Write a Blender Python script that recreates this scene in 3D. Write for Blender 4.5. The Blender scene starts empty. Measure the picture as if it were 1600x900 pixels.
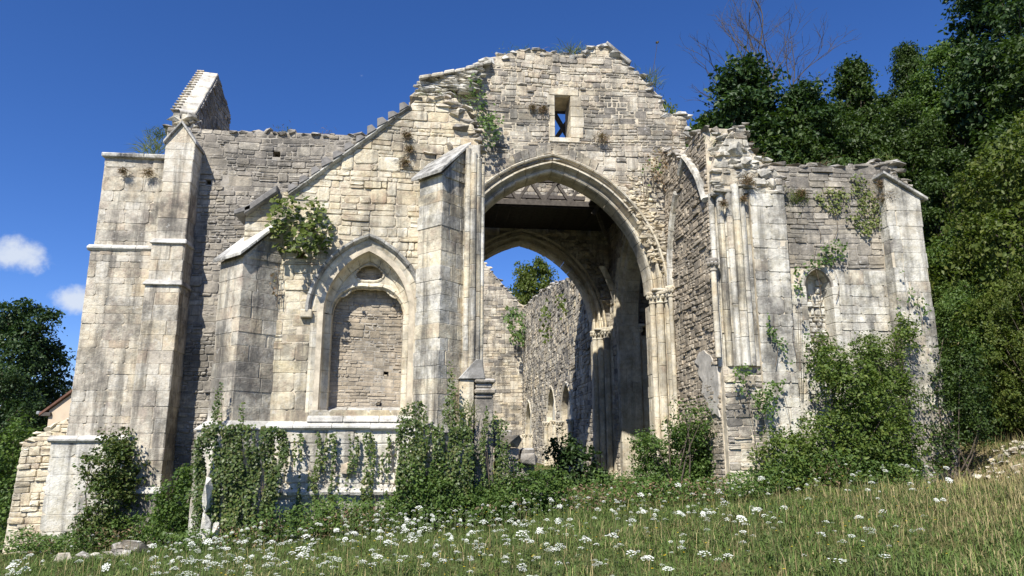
import bpy, bmesh, math, random
import numpy as np
from mathutils import Vector, Matrix
from mathutils.geometry import tessellate_polygon

# ------------------------------------------------------------------ camera, sky, sun, exposure
sc = bpy.context.scene
CAM_Z, FPX, HORIZ, YAW = 1.65, 1100.0, 685.0, math.radians(6.0)
PITCH = math.atan((HORIZ - 450) / FPX)
cam_data = bpy.data.cameras.new('camera')
cam_data.sensor_width = 36.0
cam_data.lens = FPX / 1600 * 36.0
cam_data.clip_end = 2000.0
cam = bpy.data.objects.new('camera', cam_data)
cam.location = (0, 0, CAM_Z)
cam.rotation_euler = (math.pi / 2 + PITCH, 0, -YAW)
sc.collection.objects.link(cam)
sc.camera = cam
SUN_AZ, SUN_EL = math.radians(28.0), math.radians(47.0)     # azimuth: to the left, behind the viewer
SUN_DIR = Vector((-math.sin(SUN_AZ) * math.cos(SUN_EL), -math.cos(SUN_AZ) * math.cos(SUN_EL), math.sin(SUN_EL)))
sun_data = bpy.data.lights.new('sun', 'SUN')
sun_data.energy = 5.0
sun_data.angle = math.radians(0.5)
sun_data.color = (1.0, 0.955, 0.88)
sun = bpy.data.objects.new('sun', sun_data)
sun.rotation_euler = (-SUN_DIR).to_track_quat('-Z', 'Y').to_euler()
sun.location = (-20, -20, 40)
sc.collection.objects.link(sun)
sc.view_settings.view_transform = 'Standard'
sc.view_settings.look = 'None'
sc.view_settings.gamma = 1.0
sc.view_settings.use_curve_mapping = False
sc.view_settings.exposure = 0.55
world = bpy.data.worlds.new('World')
sc.world = world
world.use_nodes = True
SKY_STRENGTH = 0.083

# ---- pixel -> place
Rcam = Matrix.Rotation(-YAW, 3, 'Z') @ Matrix.Rotation(math.pi / 2 + PITCH, 3, 'X')
def ray(px, py):
    return (Rcam @ Vector(((px - 800) / FPX, -(py - 450) / FPX, -1.0)))
def build_world():
    nt = world.node_tree
    nt.nodes.clear()
    N = nt.nodes.new
    L = nt.links.new
    out = N('ShaderNodeOutputWorld')
    bg = N('ShaderNodeBackground')
    bg.inputs['Strength'].default_value = SKY_STRENGTH
    sky = N('ShaderNodeTexSky')
    sky.sky_type = 'NISHITA'
    sky.sun_disc = False
    sky.sun_elevation = SUN_EL
    sky.sun_rotation = math.atan2(SUN_DIR.x, SUN_DIR.y)
    sky.altitude = 1600
    sky.air_density = 1.0
    sky.dust_density = 0.15
    sky.ozone_density = 5.0
    # small fair-weather clouds, scattered low round the whole sky
    tc = N('ShaderNodeTexCoord')
    n2 = N('ShaderNodeTexNoise')
    n2.inputs['Scale'].default_value = 24.0
    n2.inputs['Detail'].default_value = 8.0
    n2.inputs['Roughness'].default_value = 0.6
    L(tc.outputs['Generated'], n2.inputs['Vector'])
    acc = None
    for (px, py, rad, amt) in CLOUDS:
        d = ray_dir(px, py) if py is not None else Vector((math.sin(px), math.cos(px), rad * 1.6)).normalized()
        vm = N('ShaderNodeVectorMath'); vm.operation = 'SUBTRACT'
        L(tc.outputs['Generated'], vm.inputs[0]); vm.inputs[1].default_value = d
        vs = N('ShaderNodeVectorMath'); vs.operation = 'MULTIPLY'
        L(vm.outputs[0], vs.inputs[0]); vs.inputs[1].default_value = (1.0, 1.0, 1.7)
        ln = N('ShaderNodeVectorMath'); ln.operation = 'LENGTH'
        L(vs.outputs[0], ln.inputs[0])
        mr = N('ShaderNodeMapRange')
        mr.inputs['From Min'].default_value = rad; mr.inputs['From Max'].default_value = 0.0
        mr.inputs['To Min'].default_value = 0.0; mr.inputs['To Max'].default_value = amt
        L(ln.outputs['Value'], mr.inputs['Value'])
        if acc is None: acc = mr.outputs[0]
        else:
            mm = N('ShaderNodeMath'); mm.operation = 'MAXIMUM'
            L(acc, mm.inputs[0]); L(mr.outputs[0], mm.inputs[1]); acc = mm.outputs[0]
    ad = N('ShaderNodeMath'); ad.operation = 'MULTIPLY_ADD'
    L(n2.outputs[0], ad.inputs[0]); ad.inputs[1].default_value = 1.5; ad.inputs[2].default_value = -0.95
    gate = N('ShaderNodeMath'); gate.operation = 'GREATER_THAN'; L(acc, gate.inputs[0]); gate.inputs[1].default_value = 0.0
    sm = N('ShaderNodeMath'); sm.operation = 'ADD'; L(acc, sm.inputs[0]); L(ad.outputs[0], sm.inputs[1])
    mr = N('ShaderNodeMapRange'); mr.interpolation_type = 'SMOOTHSTEP'
    mr.inputs['From Min'].default_value = 0.10; mr.inputs['From Max'].default_value = 0.60
    mr.inputs['To Max'].default_value = 0.85
    L(sm.outputs[0], mr.inputs['Value'])
    fac = N('ShaderNodeMath'); fac.operation = 'MULTIPLY'; L(mr.outputs[0], fac.inputs[0]); L(gate.outputs[0], fac.inputs[1])
    mx = N('ShaderNodeMix'); mx.data_type = 'RGBA'
    L(fac.outputs[0], mx.inputs['Factor'])
    hs = N('ShaderNodeHueSaturation')
    hs.inputs['Saturation'].default_value = 1.17
    L(sky.outputs[0], hs.inputs['Color'])
    wb = N('ShaderNodeMix'); wb.data_type = 'RGBA'; wb.blend_type = 'MULTIPLY'; wb.inputs['Factor'].default_value = 1.0
    L(hs.outputs[0], wb.inputs['A']); wb.inputs['B'].default_value = (1.0, 0.99, 1.28, 1)      # the phone's cooler white balance
    L(wb.outputs['Result'], mx.inputs['A'])
    mx.inputs['B'].default_value = (6.4, 6.9, 7.6, 1)
    L(mx.outputs['Result'], bg.inputs['Color'])
    L(bg.outputs[0], out.inputs['Surface'])
def ray_dir(px, py): return ray(px, py).normalized()
CLOUDS = [(26, 396, 0.055, 0.98), (120, 468, 0.045, 1.05), (505, 96, 0.04, 0.42), (565, 118, 0.02, 0.4), (-60, 480, 0.05, 0.9)] + [(0.9 + 0.55 * i, None, 0.10 + 0.03 * (i % 3), 0.9) for i in range(9)]
build_world()
def P(px, py, v=None, u=None, z=None):
    d = ray(px, py)
    if v is not None: t = v / d.y
    elif u is not None: t = u / d.x
    else: t = (z - CAM_Z) / d.z
    return Vector((d.x * t, d.y * t, CAM_Z + d.z * t))
def UZ(px, py, v):
    p = P(px, py, v=v)
    return (p.x, p.z)
def UZs(pts, v):
    return [UZ(x, y, v) for x, y in pts]

def smooth(a, b, x):
    t = np.clip((x - a) / (b - a), 0, 1)
    return t * t * (3 - 2 * t)
def ground_z(u, v):
    u = np.asarray(u, float); v = np.asarray(v, float)
    z = (0.085 * np.clip(u, -14, 7.5) + 0.045 * np.clip(u - 7.5, 0, 7)) * (0.55 + 0.45 * smooth(7.5, 13.5, v)) - 0.02 * np.clip(v - 8, 0, 22)
    z = z + 0.65 * smooth(11.2, 12.4, u - 0.30 * (v - 13)) * smooth(10.8, 12.5, v)       # bank beside the trees
    z = z + 0.26 * np.clip(u - 13, 0, 40) * smooth(13, 18, v)
    z = z + 0.42 * np.clip(u - 8, 0, 40) * smooth(18, 30, v)               # wooded hillside
    z = z + 0.05 * np.sin(u * 1.3 + 0.6) * np.cos(v * 1.1) + 0.025 * np.sin(u * 3.7) * np.sin(v * 3.1 + 1)
    z = z + 0.07 * smooth(10, 11.5, u) * np.sin(u * 5.1 + v) * np.sin(v * 4.3 - u * 2)
    z = z - 0.1 * np.clip(-u - 10, 0, 8)
    return z
def gz(u, v):
    return float(ground_z(u, v))

# ------------------------------------------------------------------ scene bookkeeping
C = sc.collection
def tag(o, label=None, cat=None, group=None, kind=None):
    if label: o['label'] = label
    if cat: o['category'] = cat
    if group: o['group'] = group
    if kind: o['kind'] = kind
    return o
def thing(name, label, cat, loc=(0, 0, 0), group=None):
    o = bpy.data.objects.new(name, None)
    o.empty_display_size = 0.3
    o.location = loc
    C.objects.link(o)
    return tag(o, label, cat, group, 'thing')
def wloc(o):
    l = Vector((0, 0, 0))
    while o is not None:
        l = l + o.location
        o = o.parent
    return l
def sub(name, parent):
    o = bpy.data.objects.new(name, None)
    o.empty_display_size = 0.2
    C.objects.link(o)
    o.parent = parent
    return o
def link(name, me, parent=None, mat=None, kind=None):
    if mat is not None:
        me.materials.clear(); me.materials.append(mat)
    o = bpy.data.objects.new(name, me)
    C.objects.link(o)
    if parent is not None:
        o.parent = parent
    if kind: o['kind'] = kind
    return o
class MB:
    """collects world-space geometry for ONE mesh object"""
    def __init__(self): self.v = []; self.f = []
    def add(self, verts, faces):
        b = len(self.v)
        self.v.extend([tuple(p) for p in verts])
        self.f.extend([tuple(i + b for i in f) for f in faces])
        return self
    def build(self, name, mat, parent=None, kind=None, smooth_sh=False):
        if not self.v: return None
        me = bpy.data.meshes.new(name)
        off = wloc(parent) if parent is not None else Vector((0, 0, 0))
        me.from_pydata([(x - off.x, y - off.y, z - off.z) for x, y, z in self.v], [], self.f)
        me.update()
        if smooth_sh:
            me.polygons.foreach_set('use_smooth', [True] * len(me.polygons))
        return link(name, me, parent, mat, kind)
def np_mesh(name, V, F, mat, parent=None, kind=None, col=None, smooth_sh=False):
    """V (n,3), F (m,k) arrays of equal-sized faces"""
    V = np.asarray(V, np.float32).copy(); F = np.asarray(F, np.int32)
    if parent is not None:
        V -= np.array(wloc(parent), np.float32)
    me = bpy.data.meshes.new(name)
    me.vertices.add(len(V)); me.vertices.foreach_set('co', V.ravel())
    k = F.shape[1]
    me.loops.add(F.size); me.loops.foreach_set('vertex_index', F.ravel())
    me.polygons.add(len(F))
    me.polygons.foreach_set('loop_start', np.arange(0, F.size, k, dtype=np.int32))
    me.polygons.foreach_set('loop_total', np.full(len(F), k, np.int32))
    if smooth_sh:
        me.polygons.foreach_set('use_smooth', np.ones(len(F), bool))
    me.update(calc_edges=True)
    if col is not None:
        at = me.attributes.new('tint', 'FLOAT_COLOR', 'POINT')
        c4 = np.ones((len(V), 4), np.float32); c4[:, :3] = col
        at.data.foreach_set('color', c4.ravel())
    return link(name, me, parent, mat, kind)

# ------------------------------------------------------------------ materials
def nodes_of(name):
    m = bpy.data.materials.new(name)
    m.use_nodes = True
    nt = m.node_tree
    nt.nodes.clear()
    return m, nt, nt.nodes.new, nt.links.new
def ramp(N, cols, interp='LINEAR'):
    r = N('ShaderNodeValToRGB')
    r.color_ramp.interpolation = interp
    el = r.color_ramp.elements
    while len(el) < len(cols): el.new(0.5)
    for i, c in enumerate(cols):
        if len(c) == 4: el[i].position = c[0]; el[i].color = (c[1], c[2], c[3], 1)
        else: el[i].position = i / (len(cols) - 1); el[i].color = (*c, 1)
    return r
def mixc(N, L, fac, a, b, mode='MIX'):
    m = N('ShaderNodeMix'); m.data_type = 'RGBA'; m.blend_type = mode
    if hasattr(fac, 'links') or not isinstance(fac, (int, float)): L(fac, m.inputs['Factor'])
    else: m.inputs['Factor'].default_value = fac
    for key, x in (('A', a), ('B', b)):
        if isinstance(x, tuple): m.inputs[key].default_value = (*x, 1)
        else: L(x, m.inputs[key])
    return m.outputs['Result']
def noise(N, L, vec, scale, detail=3.0, rough=0.55):
    n = N('ShaderNodeTexNoise')
    n.inputs['Scale'].default_value = scale
    n.inputs['Detail'].default_value = detail
    n.inputs['Roughness'].default_value = rough
    if vec is not None: L(vec, n.inputs['Vector'])
    return n.outputs[0]
def rng_map(N, L, val, a, b, c=0.0, d=1.0):
    m = N('ShaderNodeMapRange')
    m.inputs['From Min'].default_value = a; m.inputs['From Max'].default_value = b
    m.inputs['To Min'].default_value = c; m.inputs['To Max'].default_value = d
    L(val, m.inputs['Value'])
    return m.outputs[0]
def math_n(N, L, op, a, b=None):
    m = N('ShaderNodeMath'); m.operation = op
    for i, x in enumerate((a, b)):
        if x is None: continue
        if isinstance(x, (int, float)): m.inputs[i].default_value = x
        else: L(x, m.inputs[i])
    return m.outputs[0]

def limestone(name, palette, stain=0.5, streak=0.4, ochre=0.3, lichen=0.6, bump=0.6, stain_col=(0.072, 0.069, 0.063), seed=0.0):
    m, nt, N, L = nodes_of(name)
    out = N('ShaderNodeOutputMaterial'); b = N('ShaderNodeBsdfPrincipled')
    b.inputs['Roughness'].default_value = 0.93
    b.inputs['Specular IOR Level'].default_value = 0.15
    g = N('ShaderNodeNewGeometry'); oi = N('ShaderNodeObjectInfo')
    mp = N('ShaderNodeMapping'); mp.inputs['Location'].default_value = (seed * 7.3, seed * 3.1, seed * 5.7)
    L(g.outputs['Position'], mp.inputs['Vector'])
    pos = mp.outputs[0]
    r = math_n(N, L, 'FRACT', math_n(N, L, 'ADD', oi.outputs['Random'], g.outputs['Random Per Island']))
    cr = ramp(N, palette); L(r, cr.inputs[0])
    col = cr.outputs[0]
    # mottling inside each stone
    n_m = noise(N, L, pos, 9.0, 6.0, 0.65)
    col = mixc(N, L, 0.62, col, ramp_out(N, L, n_m, [(0.25, 0.30, 0.29, 0.28), (0.5, 0.5, 0.5, 0.5), (0.78, 0.74, 0.73, 0.70)]), 'OVERLAY')
    n_w = noise(N, L, pos, 2.3, 8.0, 0.66)
    col = mixc(N, L, 0.75, col, ramp_out(N, L, n_w, [(0.33, 0.30, 0.30, 0.30), (0.5, 0.5, 0.5, 0.49), (0.68, 0.68, 0.66, 0.63)]), 'OVERLAY')
    # warm iron-stained zones
    n_o = rng_map(N, L, noise(N, L, pos, 0.75, 4.0), 0.56, 0.70, 0.0, ochre)
    col = mixc(N, L, n_o, col, (0.56, 0.42, 0.21))
    # grey crust: zones and vertical run-off
    n_s = rng_map(N, L, noise(N, L, pos, 0.70, 10.0, 0.74), 0.47, 0.60, 0.0, stain)
    col = mixc(N, L, n_s, col, stain_col)
    mp2 = N('ShaderNodeMapping'); mp2.inputs['Scale'].default_value = (2.2, 2.2, 0.16)
    L(pos, mp2.inputs['Vector'])
    n_v = rng_map(N, L, noise(N, L, mp2.outputs[0], 1.3, 9.0, 0.72), 0.49, 0.62, 0.0, streak)
    col = mixc(N, L, n_v, col, stain_col)
    # white and black lichen specks
    n_l = rng_map(N, L, noise(N, L, pos, 5.5, 7.0, 0.75), 0.60, 0.66, 0.0, lichen * 0.75)
    col = mixc(N, L, n_l, col, (0.66, 0.64, 0.58))
    n_k = rng_map(N, L, noise(N, L, pos, 13.0, 5.0, 0.7), 0.60, 0.68, 0.0, 0.55)
    col = mixc(N, L, n_k, col, (0.13, 0.12, 0.105))
    # weather-facing tops carry pale crust
    sp = N('ShaderNodeSeparateXYZ'); L(g.outputs['Normal'], sp.inputs[0])
    up = rng_map(N, L, sp.outputs[2], 0.35, 0.75)
    n_t = rng_map(N, L, noise(N, L, pos, 3.2, 6.0, 0.7), 0.40, 0.60, 0.0, lichen)
    col = mixc(N, L, math_n(N, L, 'MULTIPLY', up, n_t), col, (0.62, 0.61, 0.57))
    L(col, b.inputs['Base Color'])
    bp = N('ShaderNodeBump'); bp.inputs['Strength'].default_value = bump; bp.inputs['Distance'].default_value = 0.05
    h = math_n(N, L, 'ADD', noise(N, L, pos, 7.0, 8.0, 0.7), math_n(N, L, 'MULTIPLY', noise(N, L, pos, 30.0, 3.0), 0.35))
    L(h, bp.inputs['Height']); L(bp.outputs[0], b.inputs['Normal'])
    L(b.outputs[0], out.inputs[0])
    return m
def ramp_out(N, L, fac, cols):
    r = ramp(N, cols); L(fac, r.inputs[0])
    return r.outputs[0]

CREAM = [(0.62, 0.545, 0.40), (0.69, 0.615, 0.46), (0.58, 0.51, 0.385), (0.73, 0.66, 0.51), (0.54, 0.46, 0.33), (0.66, 0.56, 0.375)]
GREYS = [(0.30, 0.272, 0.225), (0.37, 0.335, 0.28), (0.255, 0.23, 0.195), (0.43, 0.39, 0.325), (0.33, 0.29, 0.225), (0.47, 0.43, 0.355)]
PALE = [(0.60, 0.56, 0.47), (0.66, 0.63, 0.54), (0.53, 0.50, 0.43), (0.69, 0.65, 0.55), (0.58, 0.51, 0.39)]
BROWN = [(0.40, 0.335, 0.25), (0.46, 0.39, 0.295), (0.34, 0.29, 0.22), (0.50, 0.435, 0.34), (0.43, 0.36, 0.27)]
M = {}
M['cream'] = limestone('limestone_cream', CREAM, stain=0.55, streak=0.48, ochre=0.5, seed=1)
M['gable'] = limestone('limestone_gable', [(0.55, 0.49, 0.385), (0.62, 0.56, 0.45), (0.48, 0.43, 0.345), (0.66, 0.60, 0.485), (0.52, 0.45, 0.34), (0.58, 0.50, 0.365)] + GREYS[1:4], stain=0.7, streak=0.5, ochre=0.35, seed=2)
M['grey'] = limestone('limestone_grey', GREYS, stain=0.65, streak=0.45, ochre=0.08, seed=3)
M['brown'] = limestone('limestone_brown', BROWN, stain=0.45, streak=0.3, ochre=0.12, seed=4)
M['pale'] = limestone('limestone_pale', PALE, stain=0.75, streak=0.6, ochre=0.12, seed=5)
M['pier'] = limestone('limestone_pier', PALE + CREAM[:3], stain=0.7, streak=0.85, ochre=0.3, seed=6)
M['arch'] = limestone('limestone_arch', [(0.66, 0.58, 0.43), (0.71, 0.64, 0.50), (0.62, 0.55, 0.42), (0.69, 0.63, 0.50)], stain=0.45, streak=0.35, ochre=0.25, lichen=0.4, bump=0.4, seed=7)
M['capping'] = limestone('limestone_capping', [(0.52, 0.50, 0.45), (0.60, 0.585, 0.53), (0.42, 0.40, 0.36)], stain=0.85, streak=0.15, ochre=0.0, lichen=0.5, seed=8)
M['white'] = limestone('limestone_white', [(0.62, 0.59, 0.51), (0.69, 0.66, 0.575), (0.56, 0.52, 0.43)], stain=0.65, streak=0.6, ochre=0.25, seed=9)
M['tower'] = limestone('limestone_tower', [(0.57, 0.51, 0.41), (0.62, 0.575, 0.485), (0.50, 0.45, 0.37), (0.64, 0.58, 0.46), (0.54, 0.455, 0.34)], stain=0.7, streak=0.65, ochre=0.3, seed=10)

def plain(name, col, rough=0.9, var=0.35, scale=6.0, bump=0.2):
    m, nt, N, L = nodes_of(name)
    out = N('ShaderNodeOutputMaterial'); b = N('ShaderNodeBsdfPrincipled')
    b.inputs['Roughness'].default_value = rough
    b.inputs['Specular IOR Level'].default_value = 0.2
    g = N('ShaderNodeNewGeometry')
    n = noise(N, L, g.outputs['Position'], scale, 6.0, 0.65)
    c = ramp_out(N, L, n, [(0.3, *[x * (1 - var) for x in col]), (0.7, *[min(1, x * (1 + var)) for x in col])])
    L(c, b.inputs['Base Color'])
    bp = N('ShaderNodeBump'); bp.inputs['Strength'].default_value = bump; bp.inputs['Distance'].default_value = 0.03
    L(n, bp.inputs['Height']); L(bp.outputs[0], b.inputs['Normal'])
    L(b.outputs[0], out.inputs[0])
    return m
M['mortar'] = plain('lime_mortar', (0.52, 0.455, 0.345), 0.97, 0.4, 4.0, 0.5)
M['mortar_grey'] = plain('grey_mortar', (0.33, 0.30, 0.25), 0.97, 0.4, 4.0, 0.5)
M['plaster'] = plain('old_plaster', (0.52, 0.485, 0.42), 0.9, 0.35, 4.0, 0.5)
M['render'] = plain('house_render', (0.62, 0.50, 0.36), 0.9, 0.12, 2.0, 0.1)
M['timber'] = plain('old_timber', (0.10, 0.088, 0.076), 0.8, 0.4, 8.0, 0.3)
M['plank_shade'] = plain('shade_dark_planks', (0.045, 0.038, 0.033), 0.85, 0.4, 8.0, 0.3)  # timber darkened so the deck underside looks fully shaded
M['tile'] = plain('roof_tile', (0.16, 0.085, 0.06), 0.85, 0.35, 5.0, 0.3)
M['slate_shade'] = plain('stone_slate_shade', (0.19, 0.18, 0.165), 0.9, 0.4, 5.0, 0.4)
M['bark'] = plain('bark', (0.10, 0.08, 0.06), 0.95, 0.4, 12.0, 0.6)
M['deadwood'] = plain('dead_wood', (0.075, 0.066, 0.058), 0.95, 0.35, 9.0, 0.4)
M['vine'] = plain('vine_stem', (0.13, 0.10, 0.07), 0.95, 0.35, 15.0, 0.4)
M['metal'] = plain('grey_metal', (0.30, 0.31, 0.32), 0.45, 0.1, 3.0, 0.0)

def leafmat(name, cols, trans=0.35, rough=0.5):
    m, nt, N, L = nodes_of(name)
    out = N('ShaderNodeOutputMaterial'); b = N('ShaderNodeBsdfPrincipled')
    b.inputs['Roughness'].default_value = rough
    b.inputs['Specular IOR Level'].default_value = 0.3
    g = N('ShaderNodeNewGeometry'); oi = N('ShaderNodeObjectInfo')
    r = math_n(N, L, 'FRACT', math_n(N, L, 'ADD', oi.outputs['Random'], g.outputs['Random Per Island']))
    c = ramp_out(N, L, r, cols)
    big = noise(N, L, g.outputs['Position'], 0.9, 3.0)
    c = mixc(N, L, 0.5, c, ramp_out(N, L, big, [(0.32, 0.34, 0.36, 0.34), (0.68, 0.66, 0.63, 0.6)]), 'OVERLAY')
    L(c, b.inputs['Base Color'])
    t = N('ShaderNodeBsdfTranslucent')
    L(mixc(N, L, 1.0, c, (1.0, 1.15, 0.45), 'MULTIPLY'), t.inputs['Color'])
    mx = N('ShaderNodeMixShader'); mx.inputs[0].default_value = trans
    L(b.outputs[0], mx.inputs[1]); L(t.outputs[0], mx.inputs[2]); L(mx.outputs[0], out.inputs[0])
    return m
M['leaf'] = leafmat('leaf_green', [(0.058, 0.109, 0.026), (0.094, 0.160, 0.038), (0.131, 0.196, 0.043), (0.072, 0.131, 0.029)])
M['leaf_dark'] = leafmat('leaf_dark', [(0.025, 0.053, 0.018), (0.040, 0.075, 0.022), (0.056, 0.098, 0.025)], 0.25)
M['leaf_light'] = leafmat('leaf_light', [(0.087, 0.130, 0.025), (0.130, 0.165, 0.031), (0.074, 0.113, 0.021), (0.165, 0.182, 0.043)], 0.4)
M['leaf_forest'] = leafmat('leaf_forest', [(0.027, 0.055, 0.012), (0.046, 0.082, 0.016), (0.069, 0.107, 0.023), (0.037, 0.066, 0.015)], 0.32)
M['leaf_mid'] = leafmat('leaf_mid', [(0.095, 0.152, 0.032), (0.135, 0.197, 0.039), (0.073, 0.118, 0.027), (0.180, 0.225, 0.050), (0.101, 0.158, 0.033)], 0.38)
M['ivy'] = leafmat('ivy_leaf', [(0.045, 0.082, 0.020), (0.075, 0.118, 0.028), (0.11, 0.15, 0.036), (0.055, 0.098, 0.024), (0.15, 0.16, 0.05), (0.065, 0.10, 0.03)], 0.25, 0.42)
M['ivy_light'] = leafmat('ivy_leaf_light', [(0.13, 0.17, 0.04), (0.19, 0.22, 0.06), (0.09, 0.13, 0.03), (0.24, 0.24, 0.09)], 0.3)
M['dryplant'] = leafmat('dry_plant', [(0.20, 0.13, 0.08), (0.26, 0.18, 0.10), (0.14, 0.09, 0.06), (0.16, 0.15, 0.07)], 0.2)
def tintmat(name, trans=0.3):
    m, nt, N, L = nodes_of(name)
    out = N('ShaderNodeOutputMaterial'); b = N('ShaderNodeBsdfPrincipled')
    b.inputs['Roughness'].default_value = 0.6; b.inputs['Specular IOR Level'].default_value = 0.2
    a = N('ShaderNodeAttribute'); a.attribute_name = 'tint'
    L(a.outputs['Color'], b.inputs['Base Color'])
    t = N('ShaderNodeBsdfTranslucent'); L(a.outputs['Color'], t.inputs['Color'])
    mx = N('ShaderNodeMixShader'); mx.inputs[0].default_value = trans
    L(b.outputs[0], mx.inputs[1]); L(t.outputs[0], mx.inputs[2]); L(mx.outputs[0], out.inputs[0])
    return m
M['grass'] = tintmat('grass_blades')
M['petal'] = leafmat('white_petals', [(0.80, 0.81, 0.77), (0.84, 0.84, 0.80), (0.74, 0.75, 0.70)], 0.3)
M['stemgreen'] = leafmat('flower_stem', [(0.09, 0.13, 0.04), (0.13, 0.15, 0.05)], 0.1)
M['petal_y'] = leafmat('yellow_petals', [(0.80, 0.55, 0.03), (0.75, 0.60, 0.05)], 0.2)
def groundmat():
    m, nt, N, L = nodes_of('meadow_soil')
    out = N('ShaderNodeOutputMaterial'); b = N('ShaderNodeBsdfPrincipled')
    b.inputs['Roughness'].default_value = 0.97; b.inputs['Specular IOR Level'].default_value = 0.1
    g = N('ShaderNodeNewGeometry')
    n = noise(N, L, g.outputs['Position'], 1.2, 8.0, 0.65)
    c = ramp_out(N, L, n, [(0.3, 0.055, 0.065, 0.02), (0.5, 0.10, 0.10, 0.035), (0.68, 0.19, 0.155, 0.075)])
    sp = N('ShaderNodeSeparateXYZ'); L(g.outputs['Position'], sp.inputs[0])
    sn = N('ShaderNodeSeparateXYZ'); L(g.outputs['Normal'], sn.inputs[0])
    steep = rng_map(N, L, sn.outputs[2], 0.93, 0.84)
    c = mixc(N, L, math_n(N, L, 'MULTIPLY', steep, rng_map(N, L, noise(N, L, g.outputs['Position'], 2.0, 6.0), 0.38, 0.52)), c, (0.36, 0.285, 0.17))
    L(c, b.inputs['Base Color'])
    bp = N('ShaderNodeBump'); bp.inputs['Strength'].default_value = 0.6; bp.inputs['Distance'].default_value = 0.08
    L(noise(N, L, g.outputs['Position'], 6.0, 8.0, 0.7), bp.inputs['Height']); L(bp.outputs[0], b.inputs['Normal'])
    L(b.outputs[0], out.inputs[0])
    return m
M['ground'] = groundmat()
# ------------------------------------------------------------------ masonry kit
RS = random.Random(7)
class Frame:
    """a wall face: s along U, z up, n out along N; O = world origin of s = 0, z = 0, n = 0"""
    def __init__(self, O, U, N): self.O = Vector(O); self.U = Vector(U).normalized(); self.N = Vector(N).normalized(); self.Z = Vector((0, 0, 1))
    def w(self, s, z, n=0.0): return self.O + self.U * s + self.Z * z + self.N * n
FRONT = lambda v: Frame((0, v, 0), (1, 0, 0), (0, -1, 0))          # faces the viewer; s = u

def stone_verts(q, front, rs, bev=0.018, back=-0.05, jit=0.012):
    """q = [bl, br, tr, tl] in (s, z); returns (s, z, n) verts and faces, 8-sided irregular face"""
    cx = sum(p[0] for p in q) / 4; cz = sum(p[1] for p in q) / 4
    W = min(abs(q[1][0] - q[0][0]), abs(q[2][0] - q[3][0])); H = abs(q[3][1] - q[0][1])
    c = min(0.3 * W, 0.3 * H, 0.035)
    o = []
    for i in range(4):
        p = q[i]; a = q[i - 1]; b = q[(i + 1) % 4]
        for t in (a, b):
            d = math.hypot(t[0] - p[0], t[1] - p[1]) or 1e-6
            k = c * rs.uniform(0.35, 1.1) / d
            o.append((p[0] + (t[0] - p[0]) * k, p[1] + (t[1] - p[1]) * k))
    V = []; F = []
    for (s, z) in o: V.append((s, z, back))
    for (s, z) in o: V.append((s, z, front - bev * rs.uniform(0.7, 1.3)))
    for (s, z) in o:
        dx, dz = cx - s, cz - z; d = math.hypot(dx, dz) or 1e-6
        k = min(0.45, bev * rs.uniform(0.6, 1.6) / d)
        V.append((s + dx * k, z + dz * k, front + rs.uniform(-jit, jit) * 0.7))
    V.append((cx + rs.uniform(-.1, .1) * W, cz + rs.uniform(-.1, .1) * H, front + rs.uniform(-jit, jit * 1.6)))
    for r in (0, 1):
        for i in range(8):
            j = (i + 1) % 8
            F.append((r * 8 + i, r * 8 + j, r * 8 + 8 + j, r * 8 + 8 + i))
    for i in range(8):
        F.append((16 + i, 16 + (i + 1) % 8, 24))
    return V, F

def clip_rows(polys, z):
    xs = []
    for poly in polys:
        n = len(poly)
        for i in range(n):
            (x0, z0), (x1, z1) = poly[i], poly[(i + 1) % n]
            if (z0 <= z < z1) or (z1 <= z < z0):
                xs.append(x0 + (x1 - x0) * (z - z0) / (z1 - z0))
    xs.sort()
    return [(xs[i], xs[i + 1]) for i in range(0, len(xs) - 1, 2)]
def near(iv, x, side, tol):
    best = None
    for a in iv:
        e = a[side]
        if abs(e - x) < tol and (best is None or abs(e - x) < abs(best - x)): best = e
    return x if best is None else best

# shared stone meshes for plain rectangular stones: three proportions, five of each
POOL = {}
def pool_mesh(mat, cls, k, bev=0.018):
    key = (mat.name, cls, k, bev)
    if key not in POOL:
        rs = random.Random(hash((cls, k)) & 0xffff)
        w, h = (0.22, 0.18) if cls == 0 else (0.34, 0.18) if cls == 1 else (0.52, 0.18)
        V, F = stone_verts([(-w / 2, -h / 2), (w / 2, -h / 2), (w / 2, h / 2), (-w / 2, h / 2)], 0.05, rs, bev, jit=0.012 if bev > .012 else .005)
        me = bpy.data.meshes.new('stone')
        me.from_pydata([(s / w, -n, z / h) for s, z, n in V], [], [f for f in F])
        me.update(); me.materials.append(mat)
        POOL[key] = me
    return POOL[key]

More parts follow.
